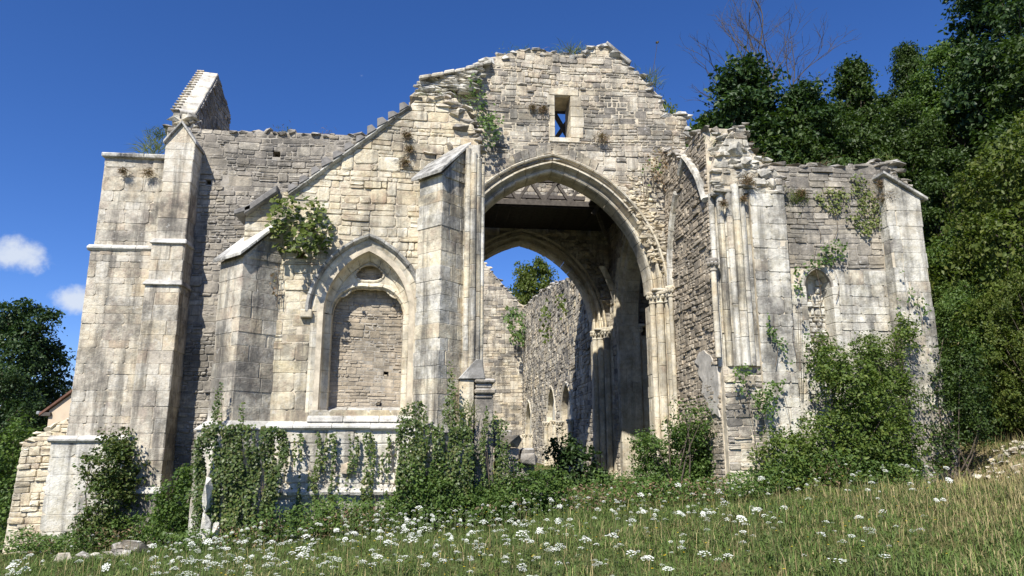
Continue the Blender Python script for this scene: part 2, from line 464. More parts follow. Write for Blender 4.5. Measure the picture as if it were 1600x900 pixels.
def masonry(parent, fr, polys, mat, course=(0.15, 0.2), length=(0.22, 0.55), proud=(0.03, 0.06), joint=0.014, limit=300, seed=1,
            name='stone', z_from=None, bev=None, wavy=0.0, tilt=0.0):
    """lays courses of stones inside the even-odd region POLYS; the LIMIT largest become parts, the rest one stuff part"""
    rs = random.Random(seed)
    bev = bev or (0.018 if joint >= 0.012 else 0.008)
    rough = joint >= 0.012
    ph = seed * 1.37
    def drift(s, z):
        return 0.030 * math.sin(0.8 * s + 1.6 * math.sin(0.7 * z + ph) + ph) + 0.016 * math.sin(2.1 * s + 1.4 * z + 2 * ph) if rough else 0.0
    zs = [p[1] for poly in polys for p in poly]
    zmax = max(zs)
    rows = []
    z = min(zs) if z_from is None else z_from
    while z < zmax:
        h = rs.uniform(*course)
        if rough and rs.random() < 0.25: h *= rs.uniform(0.6, 0.8)
        rows.append((z, h)); z += h
    stones = []
    blocked = {}
    j = joint / 2
    def emit(q, rect, area):
        pr = rs.uniform(*proud)
        if rs.random() < 0.05: pr *= 0.3
        if rough:      # patches where mortar still covers the stones, others where faces have spalled
            cs, cz = q[0][0], q[0][1]
            f = math.sin(1.9 * cs + 1.3 * math.sin(1.1 * cz + ph)) * math.sin(1.6 * cz + 1.2 * math.sin(1.3 * cs + 2 * ph))
            if f > 0.55: pr *= 0.25
            elif f < -0.6: pr *= 1.5
        q = [(s + (rs.uniform(-.006, .006) if rough else 0), z + drift(s, z)) for s, z in q]
        stones.append((area, q, pr, rect))
    for ri, (z, h) in enumerate(rows):
        nxt = rows[ri + 1][1] if ri + 1 < len(rows) else None
        lenk = rs.uniform(0.75, 1.25) if rough else 1.0
        lo = clip_rows(polys, z + 0.1 * h); hi = clip_rows(polys, z + 0.9 * h)
        for (a, b) in clip_rows(polys, z + h / 2):
            if b - a < 0.05: continue
            # parts of this course already taken by tall stones from below
            free = []; s = a
            for (x0, x1) in sorted(blocked.get(ri, [])):
                if x1 <= a or x0 >= b: continue
                if x0 - s > 0.04: free.append((s, x0))
                s = max(s, x1)
            if b - s > 0.04: free.append((s, b))
            for (fa, fb) in free:
                s = fa
                while s < fb - 0.02:
                    lmin, lmax = length[0] * lenk, length[1] * lenk
                    w = rs.uniform(lmin, lmax) * (1.0 if rs.random() < 0.75 else 0.6)
                    if rough and rs.random() < 0.10: w *= 1.5
                    if s + w > fb - lmin * 0.6: w = fb - s
                    e0 = abs(s - a) < 1e-6; e1 = s + w > b - 0.01
                    l0 = near(lo, a, 0, 0.3) if e0 else s
                    l1 = near(hi, a, 0, 0.3) if e0 else s
                    r0 = near(lo, b, 1, 0.3) if e1 else s + w
                    r1 = near(hi, b, 1, 0.3) if e1 else s + w
                    rect = abs(l0 - l1) < 0.004 and abs(r0 - r1) < 0.004
                    hh = h
                    if rect and not e0 and not e1 and nxt and w > 0.2 and rs.random() < (0.15 if rough else 0.05):
                        nx = [(p, q) for p, q in clip_rows(polys, z + h + nxt / 2) if p < s - 0.05 and q > s + w + 0.05]
                        if nx:
                            hh = h + nxt; blocked.setdefault(ri + 1, []).append((s, s + w))
                    if r0 - l0 > 0.05 and r1 - l1 > 0.05:
                        if rough and rect and hh == h and h > 0.13 and rs.random() < 0.16:
                            zc = z + h * rs.uniform(.38, .62)
                            emit([(l0 + j, z + j), (r0 - j, z + j), (r1 - j, zc - j), (l1 + j, zc - j)], True, (r0 - l0) * h * .5)
                            emit([(l0 + j, zc + j), (r0 - j, zc + j), (r1 - j, z + h - j), (l1 + j, z + h - j)], True, (r0 - l0) * h * .5)
                        else:
                            emit([(l0 + j, z + j), (r0 - j, z + j), (r1 - j, z + hh - j), (l1 + j, z + hh - j)], rect, min(r0 - l0, r1 - l1) * hh)
                    s += w
    order = sorted(range(len(stones)), key=lambda i: -stones[i][0])
    single = set(order[:limit])
    off = wloc(parent)
    rest = MB()
    for i, (area, q, pr, rect) in enumerate(stones):
        if i in single:
            s0 = (q[0][0] + q[3][0]) / 2; s1 = (q[1][0] + q[2][0]) / 2
            z0 = (q[0][1] + q[1][1]) / 2; z1 = (q[2][1] + q[3][1]) / 2
            c = fr.w((s0 + s1) / 2, (z0 + z1) / 2, 0)
            if rect:
                w, h = s1 - s0, z1 - z0
                asp = w / h
                me = pool_mesh(mat, 0 if asp < 1.5 else 1 if asp < 2.3 else 2, rs.randrange(9), bev)
                o = bpy.data.objects.new(name, me); C.objects.link(o)
                o.parent = parent
                tl = rs.uniform(-1, 1) * ((0.02 if rough else .004) + tilt) - math.atan2((q[1][1] + q[2][1] - q[0][1] - q[3][1]) / 2, s1 - s0)
                R = Matrix((fr.U, -fr.N, fr.Z)).transposed() @ Matrix.Rotation(tl, 3, 'Y') @ Matrix.Rotation(rs.uniform(-.03, .03), 3, 'Z')
                o.matrix_local = Matrix.LocRotScale(c - off, R.to_quaternion(), Vector((w, pr / 0.05, h)))
            else:
                V, F = stone_verts(q, pr, rs, bev)
                me = bpy.data.meshes.new(name)
                me.from_pydata([tuple(fr.w(*p) - c) for p in V], [], F); me.update()
                o = link(name, me, parent, mat)
                o.location = c - off
        else:
            V, F = stone_verts(q, pr, rs, bev)
            rest.add([fr.w(*p) for p in V], F)
    if rest.v:
        rest.build('small_stonework', mat, parent, 'stuff')
    return stones

def core_slab(parent, fr, outer, holes, thick, mat, name='core', n0=0.0):
    """solid slab with real openings"""
    loops = [outer] + list(holes)
    V = []; tris = tessellate_polygon([[Vector((p[0], p[1], 0)) for p in lp] for lp in loops])
    for lp in loops:
        for p in lp: V.append(fr.w(p[0], p[1], n0))
    n = len(V)
    for lp in loops:
        for p in lp: V.append(fr.w(p[0], p[1], n0 - thick))
    F = [tuple(t) for t in tris] + [tuple(reversed([i + n for i in t])) for t in tris]
    b = 0
    for lp in loops:
        k = len(lp)
        for i in range(k):
            j = (i + 1) % k
            F.append((b + i, b + i + n, b + j + n, b + j))
        b += k
    m = MB().add(V, F)
    o = m.build(name, mat, parent)
    bm = bmesh.new(); bm.from_mesh(o.data); bmesh.ops.recalc_face_normals(bm, faces=bm.faces); bm.to_mesh(o.data); bm.free()
    return o

def prism(fp, z0, z1, rs, bev=0.007, fp1=None):
    """vertical block over footprint FP (u, v) with chamfered corners and edges"""
    fp1 = fp1 or fp
    chips = [rs.uniform(1.0, 3.0) if rs.random() < .75 else rs.uniform(3, 8) for _ in fp]
    def ch(poly, inset):
        cx = sum(p[0] for p in poly) / len(poly); cy = sum(p[1] for p in poly) / len(poly)
        o = []
        n = len(poly)
        for i in range(n):
            p = poly[i]
            cf = chips[i]
            for t in (poly[i - 1], poly[(i + 1) % n]):
                d = math.hypot(t[0] - p[0], t[1] - p[1]) or 1e-6
                k = min(0.3, bev * cf / d)
                x = p[0] + (t[0] - p[0]) * k; y = p[1] + (t[1] - p[1]) * k
                dd = math.hypot(cx - x, cy - y) or 1e-6
                o.append((x + (cx - x) * inset / dd, y + (cy - y) * inset / dd))
        return o
    V = []
    for poly, z, ins in ((fp, z0, bev), (fp, z0 + bev, 0), (fp1, z1 - bev, 0), (fp1, z1, bev)):
        V += [(x, y, z) for x, y in ch(poly, ins)]
    n = 2 * len(fp)
    F = [tuple(reversed(range(n)))]
    for r in range(3):
        for i in range(n):
            j = (i + 1) % n
            F.append((r * n + i, r * n + j, (r + 1) * n + j, (r + 1) * n + i))
    F.append(tuple(range(3 * n, 4 * n)))
    return V, F
def split_poly(poly, p, d):
    """cut a convex (u, v) polygon by the line through p along d; returns both halves"""
    A, B = [], []
    n = len(poly)
    side = lambda q: (q[0] - p[0]) * d[1] - (q[1] - p[1]) * d[0]
    for i in range(n):
        a, b = poly[i], poly[(i + 1) % n]
        sa, sb = side(a), side(b)
        (A if sa >= 0 else B).append(a)
        if sa * sb < 0:
            t = sa / (sa - sb); x = (a[0] + (b[0] - a[0]) * t, a[1] + (b[1] - a[1]) * t)
            A.append(x); B.append(x)
    return A, B
def ccw(poly):
    a = sum(poly[i - 1][0] * poly[i][1] - poly[i][0] * poly[i - 1][1] for i in range(len(poly)))
    return poly if a > 0 else poly[::-1]
def inset_poly(poly, d):
    cx = sum(p[0] for p in poly) / len(poly); cy = sum(p[1] for p in poly) / len(poly)
    return [(x + (cx - x) * min(0.4, d / (math.hypot(cx - x, cy - y) or 1)), y + (cy - y) * min(0.4, d / (math.hypot(cx - x, cy - y) or 1))) for x, y in poly]
def lerp_poly(a, b, t): return [(p[0] + (q[0] - p[0]) * t, p[1] + (q[1] - p[1]) * t) for p, q in zip(a, b)]
def block_at(parent, V, F, mat, name='stone', recalc=False):
    off = wloc(parent)
    c = Vector((sum(v[0] for v in V) / len(V), sum(v[1] for v in V) / len(V), sum(v[2] for v in V) / len(V)))
    me = bpy.data.meshes.new(name)
    me.from_pydata([(v[0] - c.x, v[1] - c.y, v[2] - c.z) for v in V], [], F)
    if recalc:
        bm = bmesh.new(); bm.from_mesh(me); bmesh.ops.recalc_face_normals(bm, faces=bm.faces); bm.to_mesh(me); bm.free()
    me.update()
    o = link(name, me, parent, mat)
    o.location = c - off
    return o
def ashlar(parent, fp, z0, z1, mat, course=(0.24, 0.36), seed=1, fp_top=None, core=True, splitlen=0.62, jit=0.012, name='block', top_cut=None):
    """stack of dressed blocks; every block is a part"""
    rs = random.Random(seed)
    fp = ccw(fp); fp_top = ccw(fp_top) if fp_top else fp
    z = z0; k = 0
    while z < z1 - 0.02:
        h = rs.uniform(*course)
        if z + h > z1 - course[0] * 0.6: h = z1 - z
        t0 = (z - z0) / (z1 - z0); t1 = (z + h - z0) / (z1 - z0)
        a = lerp_poly(fp, fp_top, (t0 + t1) / 2)
        ins = rs.uniform(-jit, jit)
        a = [(x + rs.uniform(-jit, jit) * 0.5, y + rs.uniform(-jit, jit) * 0.5) for x, y in inset_poly(a, 0.004 + ins)]
        pieces = [a]
        # break along the longest side, bonds alternating
        for _ in range(3):
            new = []
            for pc in pieces:
                n = len(pc)
                L, i = max((math.hypot(pc[(i + 1) % n][0] - pc[i][0], pc[(i + 1) % n][1] - pc[i][1]), i) for i in range(n))
                if L > splitlen * 1.25:
                    p, q = pc[i], pc[(i + 1) % n]
                    t = 0.5 + (0.17 if k % 2 else -0.17) + rs.uniform(-0.08, 0.08)
                    m = (p[0] + (q[0] - p[0]) * t, p[1] + (q[1] - p[1]) * t)
                    d = (-(q[1] - p[1]) / L, (q[0] - p[0]) / L)
                    A, B = split_poly(pc, m, d)
                    if len(A) > 2 and len(B) > 2: new += [A, B]
                    else: new.append(pc)
                else: new.append(pc)
            pieces = new
        for pc in pieces:
            pc = inset_poly(pc, 0.002)
            V, F = prism(pc, z + 0.002, z + h - 0.002, rs)
            block_at(parent, V, F, mat, name)
        z += h; k += 1
    if core:
        V, F = prism(inset_poly(fp, 0.03), z0, z1 - 0.01, rs, 0.005, inset_poly(fp_top, 0.03))
        MB().add(V, F).build('core', M['mortar'], parent)
def ngon(c, r, n=10, a0=0.0): return [(c[0] + r * math.cos(a0 + 2 * math.pi * i / n), c[1] + r * math.sin(a0 + 2 * math.pi * i / n)) for i in range(n)]
def shaft(parent, c, r, z0, z1, mat, seg=(0.5, 0.9), seed=1, lean=(0, 0), name='shaft_drum', n=12):
    """round shaft of stacked drums"""
    rs = random.Random(seed); z = z0
    while z < z1 - 0.01:
        h = rs.uniform(*seg)
        if z + h > z1 - 0.25: h = z1 - z
        V = []; F = []
        k0 = (z - z0) ; k1 = (z + h - z0)
        for zz, rr in ((z + 0.003, r - 0.008), (z + 0.012, r), (z + h - 0.012, r), (z + h - 0.003, r - 0.008)):
            cc = (c[0] + lean[0] * (zz - z0), c[1] + lean[1] * (zz - z0))
            V += [(x, y, zz) for x, y in ngon(cc, rr + rs.uniform(-.003, .003), n)]
        F = [tuple(reversed(range(n))), tuple(range(3 * n, 4 * n))]
        for q in range(3):
            for i in range(n):
                F.append((q * n + i, q * n + (i + 1) % n, q * n + n + (i + 1) % n, q * n + n + i))
        block_at(parent, V, F, mat, name)
        z += h
def lathe_mb(mb, c, prof, n=14):
    V = []; F = []
    for r, z in prof: V += [(x, y, z) for x, y in ngon(c, r, n)]
    for q in range(len(prof) - 1):
        for i in range(n):
            F.append((q * n + i, q * n + (i + 1) % n, q * n + n + (i + 1) % n, q * n + n + i))
    F.append(tuple(reversed(range(n)))); F.append(tuple(range((len(prof) - 1) * n, len(prof) * n)))
    mb.add(V, F)
def capital(parent, c, r, z, mat, h=0.34, name='capital'):
    """small leafy Gothic capital with abacus, z = top"""
    mb = MB()
    lathe_mb(mb, c, [(r * 1.12, z - h), (r * 1.2, z - h + 0.02), (r * 1.02, z - h + 0.045), (r * 1.1, z - h * 0.55), (r * 1.45, z - h * 0.28), (r * 1.62, z - h * 0.24)], 12)
    lathe_mb(mb, c, [(r * 1.5, z - 0.10), (r * 1.85, z - 0.085), (r * 1.9, z - 0.03), (r * 1.7, z)], 8)
    for i in range(8):
        a = i * math.pi / 4 + 0.2
        p = (c[0] + math.cos(a) * r * 1.42, c[1] + math.sin(a) * r * 1.42)
        lathe_mb(mb, p, [(0.02, z - h * 0.62), (0.045, z - h * 0.48), (0.05, z - h * 0.36), (0.02, z - h * 0.28)], 6)
    return mb.build(name, mat, parent)
def hexa(parent, pts, mat, name, bev=0.012):
    """8 corner points: bottom 4 then top 4 (same winding)"""
    bm = bmesh.new()
    vs = [bm.verts.new(p) for p in pts]
    for f in ((0, 3, 2, 1), (4, 5, 6, 7), (0, 1, 5, 4), (1, 2, 6, 5), (2, 3, 7, 6), (3, 0, 4, 7)):
        bm.faces.new([vs[i] for i in f])
    bmesh.ops.recalc_face_normals(bm, faces=bm.faces)
    bmesh.ops.bevel(bm, geom=list(bm.edges), offset=bev, segments=1, affect='EDGES', clamp_overlap=True)
    c = sum((v.co for v in bm.verts), Vector()) / len(bm.verts)
    for v in bm.verts: v.co -= c
    me = bpy.data.meshes.new(name); bm.to_mesh(me); bm.free()
    o = link(name, me, parent, mat)
    o.location = c - (wloc(parent) if parent else Vector())
    return o
def box_pts(u0, u1, v0, v1, z0, z1):
    return [(u0, v0, z0), (u1, v0, z0), (u1, v1, z0), (u0, v1, z0), (u0, v0, z1), (u1, v0, z1), (u1, v1, z1), (u0, v1, z1)]
def sweep_slab(parent, path, mat, name, prof, fr, rs=None, seg=0.7, jit=0.01):
    """a moulding run along PATH (s, z) cut into stones; PROF = (offset up/normal to path, n)"""
    rs = rs or random.Random(3)
    for i in range(len(path) - 1):
        (s0, z0), (s1, z1) = path[i], path[i + 1]
        L = math.hypot(s1 - s0, z1 - z0); k = max(1, int(round(L / seg)))
        dx, dz = (s1 - s0) / L, (z1 - z0) / L
        nx, nz = -dz, dx
        for j in range(k):
            a0 = L * j / k + 0.005; a1 = L * (j + 1) / k - 0.005
            jo = rs.uniform(-jit, jit); jn = rs.uniform(-jit, jit)
            V = []
            for a in (a0, a1):
                for (o, n) in prof:
                    V.append(fr.w(s0 + dx * a + nx * (o + jo), z0 + dz * a + nz * (o + jo), n + jn))
            m = len(prof)
            F = [tuple(range(m)), tuple(reversed(range(m, 2 * m)))]
            for q in range(m):
                F.append((q, q + m, (q + 1) % m + m, (q + 1) % m))
            block_at(parent, V, F, mat, name, True)

def arch_geo(a, h):
    c = (h * h - a * a) / (2 * a)
    return c, a + c
def arch_poly(cx, z0, a, h, r=0.0, n=14, base=None):
    """pointed-arch outline offset outward by r; with legs down to BASE"""
    c, R = arch_geo(a, h)
    pts = []
    tm = math.acos(c / (R + r))
    right = [(cx - c + (R + r) * math.cos(tm * i / n), z0 + (R + r) * math.sin(tm * i / n)) for i in range(n + 1)]
    left = [(2 * cx - x, z) for x, z in reversed(right[:-1])]
    pts = right + left
    if base is not None:
        pts = [(cx + a + r, base)] + pts + [(cx - a - r, base)]
    return pts
def arch_ring(parent, fr, cx, z0, a, h, prof, mat, nv=12, name='voussoir', t0=0.0, t1=1.0, seed=1, sides=(1, -1), steps=2, jit=0.006, skip=()):
    """voussoirs with profile PROF = [(r, n)...] (closed loop)"""
    rs = random.Random(seed)
    c, R = arch_geo(a, h)
    m = len(prof)
    for sd in sides:
        for k in range(nv):
            if (sd, k) in skip: continue
            ta = t0 + (t1 - t0) * k / nv; tb = t0 + (t1 - t0) * (k + 1) / nv
            g = 0.006 / R
            jr = rs.uniform(-jit, jit); jn = rs.uniform(-jit, jit)
            V = []
            for q in range(steps + 1):
                t = ta + (tb - ta) * q / steps
                for (r, n) in prof:
                    tm = math.acos(min(1, c / (R + r)))
                    th = t * tm + (g if q == 0 else -g if q == steps else 0)
                    x = -c + (R + r + jr) * math.cos(th); z = (R + r + jr) * math.sin(th)
                    V.append(fr.w(cx + sd * x, z0 + z, n + jn))
            F = [tuple(range(m)), tuple(range(steps * m, steps * m + m))]
            for q in range(steps):
                for i in range(m):
                    F.append((q * m + i, q * m + (i + 1) % m, (q + 1) * m + (i + 1) % m, (q + 1) * m + i))
            block_at(parent, V, F, mat, name, True)
def rock(c, r, rs, squash=(1, 1, 1), n=14):
    bm = bmesh.new()
    for i in range(n):
        d = Vector((rs.gauss(0, 1), rs.gauss(0, 1), rs.gauss(0, 1))).normalized()
        # pull towards a box so it reads as broken masonry
        k = max(abs(d.x), abs(d.y), abs(d.z))
        d = d * (0.55 + 0.45 / k)
        bm.verts.new((d.x * r * squash[0] * rs.uniform(.8, 1.1), d.y * r * squash[1] * rs.uniform(.8, 1.1), d.z * r * squash[2] * rs.uniform(.8, 1.1)))
    ret = bmesh.ops.convex_hull(bm, input=list(bm.verts))
    bmesh.ops.delete(bm, geom=list({g for g in ret['geom_interior'] + ret['geom_unused'] if isinstance(g, bmesh.types.BMVert)}), context='VERTS')
    bm.verts.ensure_lookup_table(); bm.verts.index_update()
    V = [tuple(v.co + Vector(c)) for v in bm.verts]; F = [tuple(v.index for v in f.verts) for f in bm.faces]
    bm.free()
    return V, F
def ragged_top(parent, fr, path, thick, mat, seed=1, size=(0.16, 0.32), n_off=0.0, name='loose_stonework', rows=2, step=None):
    """loose stones bedded along a broken wall head"""
    rs = random.Random(seed); mb = MB()
    for i in range(len(path) - 1):
        (s0, z0), (s1, z1) = path[i], path[i + 1]
        L = math.hypot(s1 - s0, z1 - z0)
        a = 0.0
        while a < L:
            r = rs.uniform(*size)
            t = a / L
            for row in range(rows):
                n = -thick * (row + rs.uniform(0.1, 0.6)) / rows + 0.03
                if row == 0: n = n_off - r * 0.35 + rs.uniform(-0.03, 0.05)
                p = fr.w(s0 + (s1 - s0) * t, z0 + (z1 - z0) * t + rs.uniform(-0.08, 0.05) * r / 0.2, n)
                V, F = rock(p, r * 0.5, rs, (rs.uniform(.9, 1.5), 1.0, rs.uniform(.35, .65)), 12)
                mb.add(V, F)
            a += r * rs.uniform(0.7, 1.1)
    return mb.build(name, mat, parent, 'stuff')
def tube(mb, pts, r0, r1, n=6):
    V = []; F = []
    k = len(pts)
    for i, p in enumerate(pts):
        p = Vector(p)
        d = (Vector(pts[min(i + 1, k - 1)]) - Vector(pts[max(i - 1, 0)])).normalized()
        x = d.orthogonal().normalized(); y = d.cross(x)
        r = r0 + (r1 - r0) * i / max(1, k - 1)
        for j in range(n):
            a = 2 * math.pi * j / n
            V.append(p + x * math.cos(a) * r + y * math.sin(a) * r)
    for i in range(k - 1):
        for j in range(n):
            F.append((i * n + j, i * n + (j + 1) % n, (i + 1) * n + (j + 1) % n, (i + 1) * n + j))
    F.append(tuple(reversed(range(n)))); F.append(tuple(range((k - 1) * n, k * n)))
    mb.add(V, F)
# ------------------------------------------------------------------ the ground
def build_ground():
    us = np.concatenate([np.linspace(-220, -24, 16), np.linspace(-22, 30, 140), np.linspace(33, 220, 16)])
    vs = np.concatenate([np.linspace(-60, 0, 8), np.linspace(1, 34, 120), np.linspace(36, 420, 26)])
    U, Vv = np.meshgrid(us, vs)
    Z = ground_z(U, Vv)
    # inside the church the floor is level and a little lower
    V = np.stack([U.ravel(), Vv.ravel(), Z.ravel()], 1)
    nu, nv = len(us), len(vs)
    i = np.arange(nu * nv).reshape(nv, nu)
    F = np.stack([i[:-1, :-1], i[:-1, 1:], i[1:, 1:], i[1:, :-1]], -1).reshape(-1, 4)
    o = np_mesh('meadow_ground', V, F, M['ground'], None, 'structure', smooth_sh=True)
    tag(o, 'grassy meadow ground in front of the ruin')
build_ground()

V0, V1, V2 = 15.8, 19.0, 26.5
UR = 6.46                       # face of the nave's side wall
CX = 3.17                       # middle of the crossing arches
AH, AA = 3.50, 2.82             # rise and half span
ZS = P(1035, 455, v=V1).z       # springing
def root(name, label, cat, u, v, group=None):
    return thing(name, label, cat, (u, v, gz(u, v)), group)
LEFTF = lambda u: Frame((u, 0, 0), (0, -1, 0), (-1, 0, 0))      # faces left; s = -v
RIGHTF = lambda u: Frame((u, 0, 0), (0, 1, 0), (1, 0, 0))       # faces right; s = v
BIG_PROF = [(r * 0.82, n) for r, n in [(0.60, -0.02), (0.60, 0.06), (0.56, 0.11), (0.51, 0.09), (0.49, 0.0), (0.46, -0.10), (0.40, -0.12), (0.375, -0.04), (0.345, 0.03), (0.29, 0.03), (0.26, -0.03),
            (0.25, -0.16), (0.20, -0.26), (0.15, -0.26), (0.13, -0.18), (0.09, -0.14), (0.04, -0.17), (0.01, -0.24), (0.0, -0.36), (0.0, -0.80), (0.60, -0.80)]]

# ------------------------------------------------------------------ gabled wall over the tall pointed arch
def arch_wall():
    t = root('crossing_arch_wall', 'high broken gable wall over the tall pointed arch, with a small slit window', 'wall', CX, V1)
    fr = FRONT(V1)
    top = UZs([(640, 150), (662, 133), (700, 118), (735, 103), (765, 90), (790, 86), (812, 77), (850, 80), (885, 86), (915, 84), (925, 76), (945, 70), (962, 84), (978, 98), (1002, 122), (1016, 136),
               (1030, 150), (1040, 176), (1072, 184), (1076, 214)], V1)
    zb = -1.2
    outer = [(-0.2, zb)] + [(-0.2, top[0][1])] + top + [(7.2, top[-1][1]), (7.2, zb)]
    hole = arch_poly(CX, ZS, AA, AH, 0.38, base=zb - 0.01)
    # slit window
    w = UZs([(867, 215), (892, 215), (892, 151), (867, 151)], V1)
    holes = [[(x, max(z, zb)) for x, z in hole], w]
    # arch hole touches the bottom edge: make one outline instead
    out2 = [(-0.2, zb)] + [(-0.2, top[0][1])] + top + [(7.2, top[-1][1]), (7.2, zb)] + [(x, max(z, zb)) for x, z in hole]
    core_slab(t, fr, out2, [w], 0.95, M['mortar'])
    frame = UZs([(858, 222), (906, 222), (906, 143), (858, 143)], V1)
    masonry(t, fr, [out2, frame], M['gable'], (0.075, 0.20), (0.14, 0.52), (0.010, 0.040), seed=11)
    # dressed surround of the slit
    rs = random.Random(5)
    z0 = w[0][1]; z1 = w[2][1]; u0 = w[0][0]; u1 = w[1][0]
    f0 = frame[0][0]; f1 = frame[1][0]
    z = frame[0][1]
    sl = sub('slit_window', t)
    hexa(sl, box_pts(f0 + .01, f1 - .01, V1 - 0.05, V1 + 0.5, z, z0 - 0.005), M['arch'], 'sill')
    hexa(sl, box_pts(f0 + .02, f1 - .02, V1 - 0.06, V1 + 0.5, z1 + 0.005, frame[2][1] + .03), M['arch'], 'lintel')
    n = 4
    for i in range(n):
        a = z0 + (z1 - z0) * i / n + .004; b = z0 + (z1 - z0) * (i + 1) / n - .004
        hexa(sl, box_pts(f0 + rs.uniform(-.05, .05), u0, V1 - 0.05, V1 + 0.7, a, b), M['arch'], 'jamb_stone')
        hexa(sl, box_pts(u1, f1 + rs.uniform(-.02, .14), V1 - 0.05, V1 + 0.7, a, b), M['arch'], 'jamb_stone')
    # wall head
    ragged_top(t, fr, top[2:], 0.9, M['capping'], 21, (0.2, 0.42), 0.05, rows=3)
    # moulded arch
    a = sub('moulded_arch', t)
    arch_ring(a, fr, CX, ZS, AA, AH, BIG_PROF, M['arch'], nv=13, seed=4)
    r = sub('relieving_arch', t)
    arch_ring(r, fr, CX, ZS, AA, AH, [(0.51, -0.05), (0.51, 0.035), (0.78, 0.045), (0.80, -0.05)], M['gable'], nv=7, t0=0.72, t1=0.995, seed=9, steps=1, jit=0.03)
    # torn rubble beside the haunch of the arch
    mb = MB()
    for i in range(170):
        x = rs.uniform(0, 1)
        px = 985 + 50 * x + rs.uniform(-10, 12); py = 300 + 110 * x + rs.uniform(-40, 24)
        if px > 1042: continue
        p = P(px, py, v=V1 - 0.02)
        Vv, F = rock(p, rs.uniform(0.04, 0.11), rs, (1.3, .7, .7), 12); mb.add(Vv, F)
    mb.build('torn_rubble', M['cream'], t, 'stuff')
    # jambs: dressed backing and three shafts a side
    for sd in (1, -1):
        j = sub('jamb', t)
        ub = CX + sd * AA
        fp = [(ub + sd * 0.02, V1 + 0.3), (ub + sd * 0.6, V1 + 0.3), (ub + sd * 0.6, V1 + 0.02), (ub + sd * 0.30, V1 + 0.02), (ub + sd * 0.02, V1 + 0.22)]
        zb2 = gz(ub, V1) - 0.3
        ashlar(j, [(ub + sd * 0.04, V1 + 0.28), (ub + sd * 0.46, V1 + 0.05), (ub + sd * 0.62, V1 + 0.05), (ub + sd * 0.62, V1 + 0.9), (ub + sd * 0.04, V1 + 0.9)], zb2, ZS - 0.34, M['arch'], (0.3, 0.42), seed=31 + sd)
        for k, (du, dv, r_) in enumerate(((0.06, 0.22, 0.085), (0.24, 0.10, 0.105), (0.47, -0.02, 0.12))):
            shaft(j, (ub + sd * du, V1 + dv), r_, zb2, ZS - 0.33, M['arch'], seed=40 + k + sd)
            capital(j, (ub + sd * du, V1 + dv), r_ * 1.05, ZS, M['arch'])
        hexa(j, box_pts(min(ub, ub + sd * 0.62), max(ub, ub + sd * 0.62), V1 - 0.10, V1 + 0.8, ZS - 0.015, ZS + 0.075), M['arch'], 'impost', 0.025)
    # sloping stone roof-slabs left on the shoulder of the gable
    cp = [(656, 112), (700, 103), (738, 94), (768, 85)]
    for i in range(7):
        t0_ = i / 7; t1_ = (i + 1) / 7
        def at(tt, dy=0, v=V1):
            k = min(2, int(tt * 3)); f = tt * 3 - k
            x = cp[k][0] + (cp[k + 1][0] - cp[k][0]) * f; y = cp[k][1] + (cp[k + 1][1] - cp[k][1]) * f
            return P(x, y + dy, v=v)
        a0 = at(t0_); a1 = at(t1_ * 0.995)
        dz = 0.42 - 0.1 * t0_
        j1 = rs.uniform(-.03, .03)
        pts = [(a0.x, V1 - 0.55 + .3 * t0_, a0.z - dz - .12 + j1), (a1.x, V1 - 0.55 + .3 * t1_, a1.z - dz - .12 + j1), (a1.x, V1 + 0.6, a1.z - 0.15), (a0.x, V1 + 0.6, a0.z - 0.15),
               (a0.x, V1 - 0.55 + .3 * t0_, a0.z - dz + j1), (a1.x, V1 - 0.55 + .3 * t1_, a1.z - dz + j1), (a1.x, V1 + 0.6, a1.z), (a0.x, V1 + 0.6, a0.z)]
        hexa(t, pts, M['white'], 'roof_slab', 0.03)
    mb = MB()
    for i in range(120):
        px = rs.uniform(655, 750); k = (px - 660) / 80
        p = P(px, 118 - 22 * k + rs.uniform(12, 46), v=V1 - 0.25)
        Vv, F = rock(p, rs.uniform(0.07, 0.16), rs, (1.9, 1, .4), 14); mb.add(Vv, F)
    mb.build('bedding_rubble', M['white'], t, 'stuff')
    # leaning slab at the peak
    a = P(946, 70, v=V1); b = P(982, 100, v=V1)
    hexa(t, [(a.x, V1 - .12, a.z - .02), (b.x, V1 - .12, b.z - .05), (b.x, V1 + .5, b.z - .05), (a.x, V1 + .5, a.z - .02), (a.x + .03, V1 - .12, a.z + .07), (b.x + .08, V1 - .12, b.z + .04), (b.x + .08, V1 + .5, b.z + .04), (a.x + .03, V1 + .5, a.z + .07)], M['capping'], 'peak_slab', 0.015)
    return t
arch_wall()

# ------------------------------------------------------------------ tall transept wall behind the aisle
def transept_wall():
    t = root('transept_wall', 'tall flat-topped wall of narrow grey courses behind the windowed half gable', 'wall', -3, V1)
    fr = FRONT(V1)
    top = UZs([(262, 201), (300, 203), (355, 205), (430, 206), (520, 210), (560, 212), (640, 222), (690, 226)], V1)
    zb = -2.0
    holes = []
    for px, py, w in ((616, 275, 5), (432, 240, 6), (326, 285, 4), (588, 632, 5), (600, 586, 5), (560, 592, 4)):
        c = UZ(px, py, V1); d = w * V1 / FPX
        holes.append([(c[0] - d, c[1] - d), (c[0] + d, c[1] - d), (c[0] + d, c[1] + d), (c[0] - d, c[1] + d)])
    outer = [(top[0][0], zb)] + top + [(-0.25, top[-1][1]), (-0.25, zb)]
    core_slab(t, fr, outer, holes, 0.9, M['mortar_grey'])
    zw = UZ(570, 400, V1)[1]
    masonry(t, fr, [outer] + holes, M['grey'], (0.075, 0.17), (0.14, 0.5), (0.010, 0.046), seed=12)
    ragged_top(t, fr, top, 0.8, M['grey'], 22, (0.18, 0.34), 0.03, rows=2)
transept_wall()

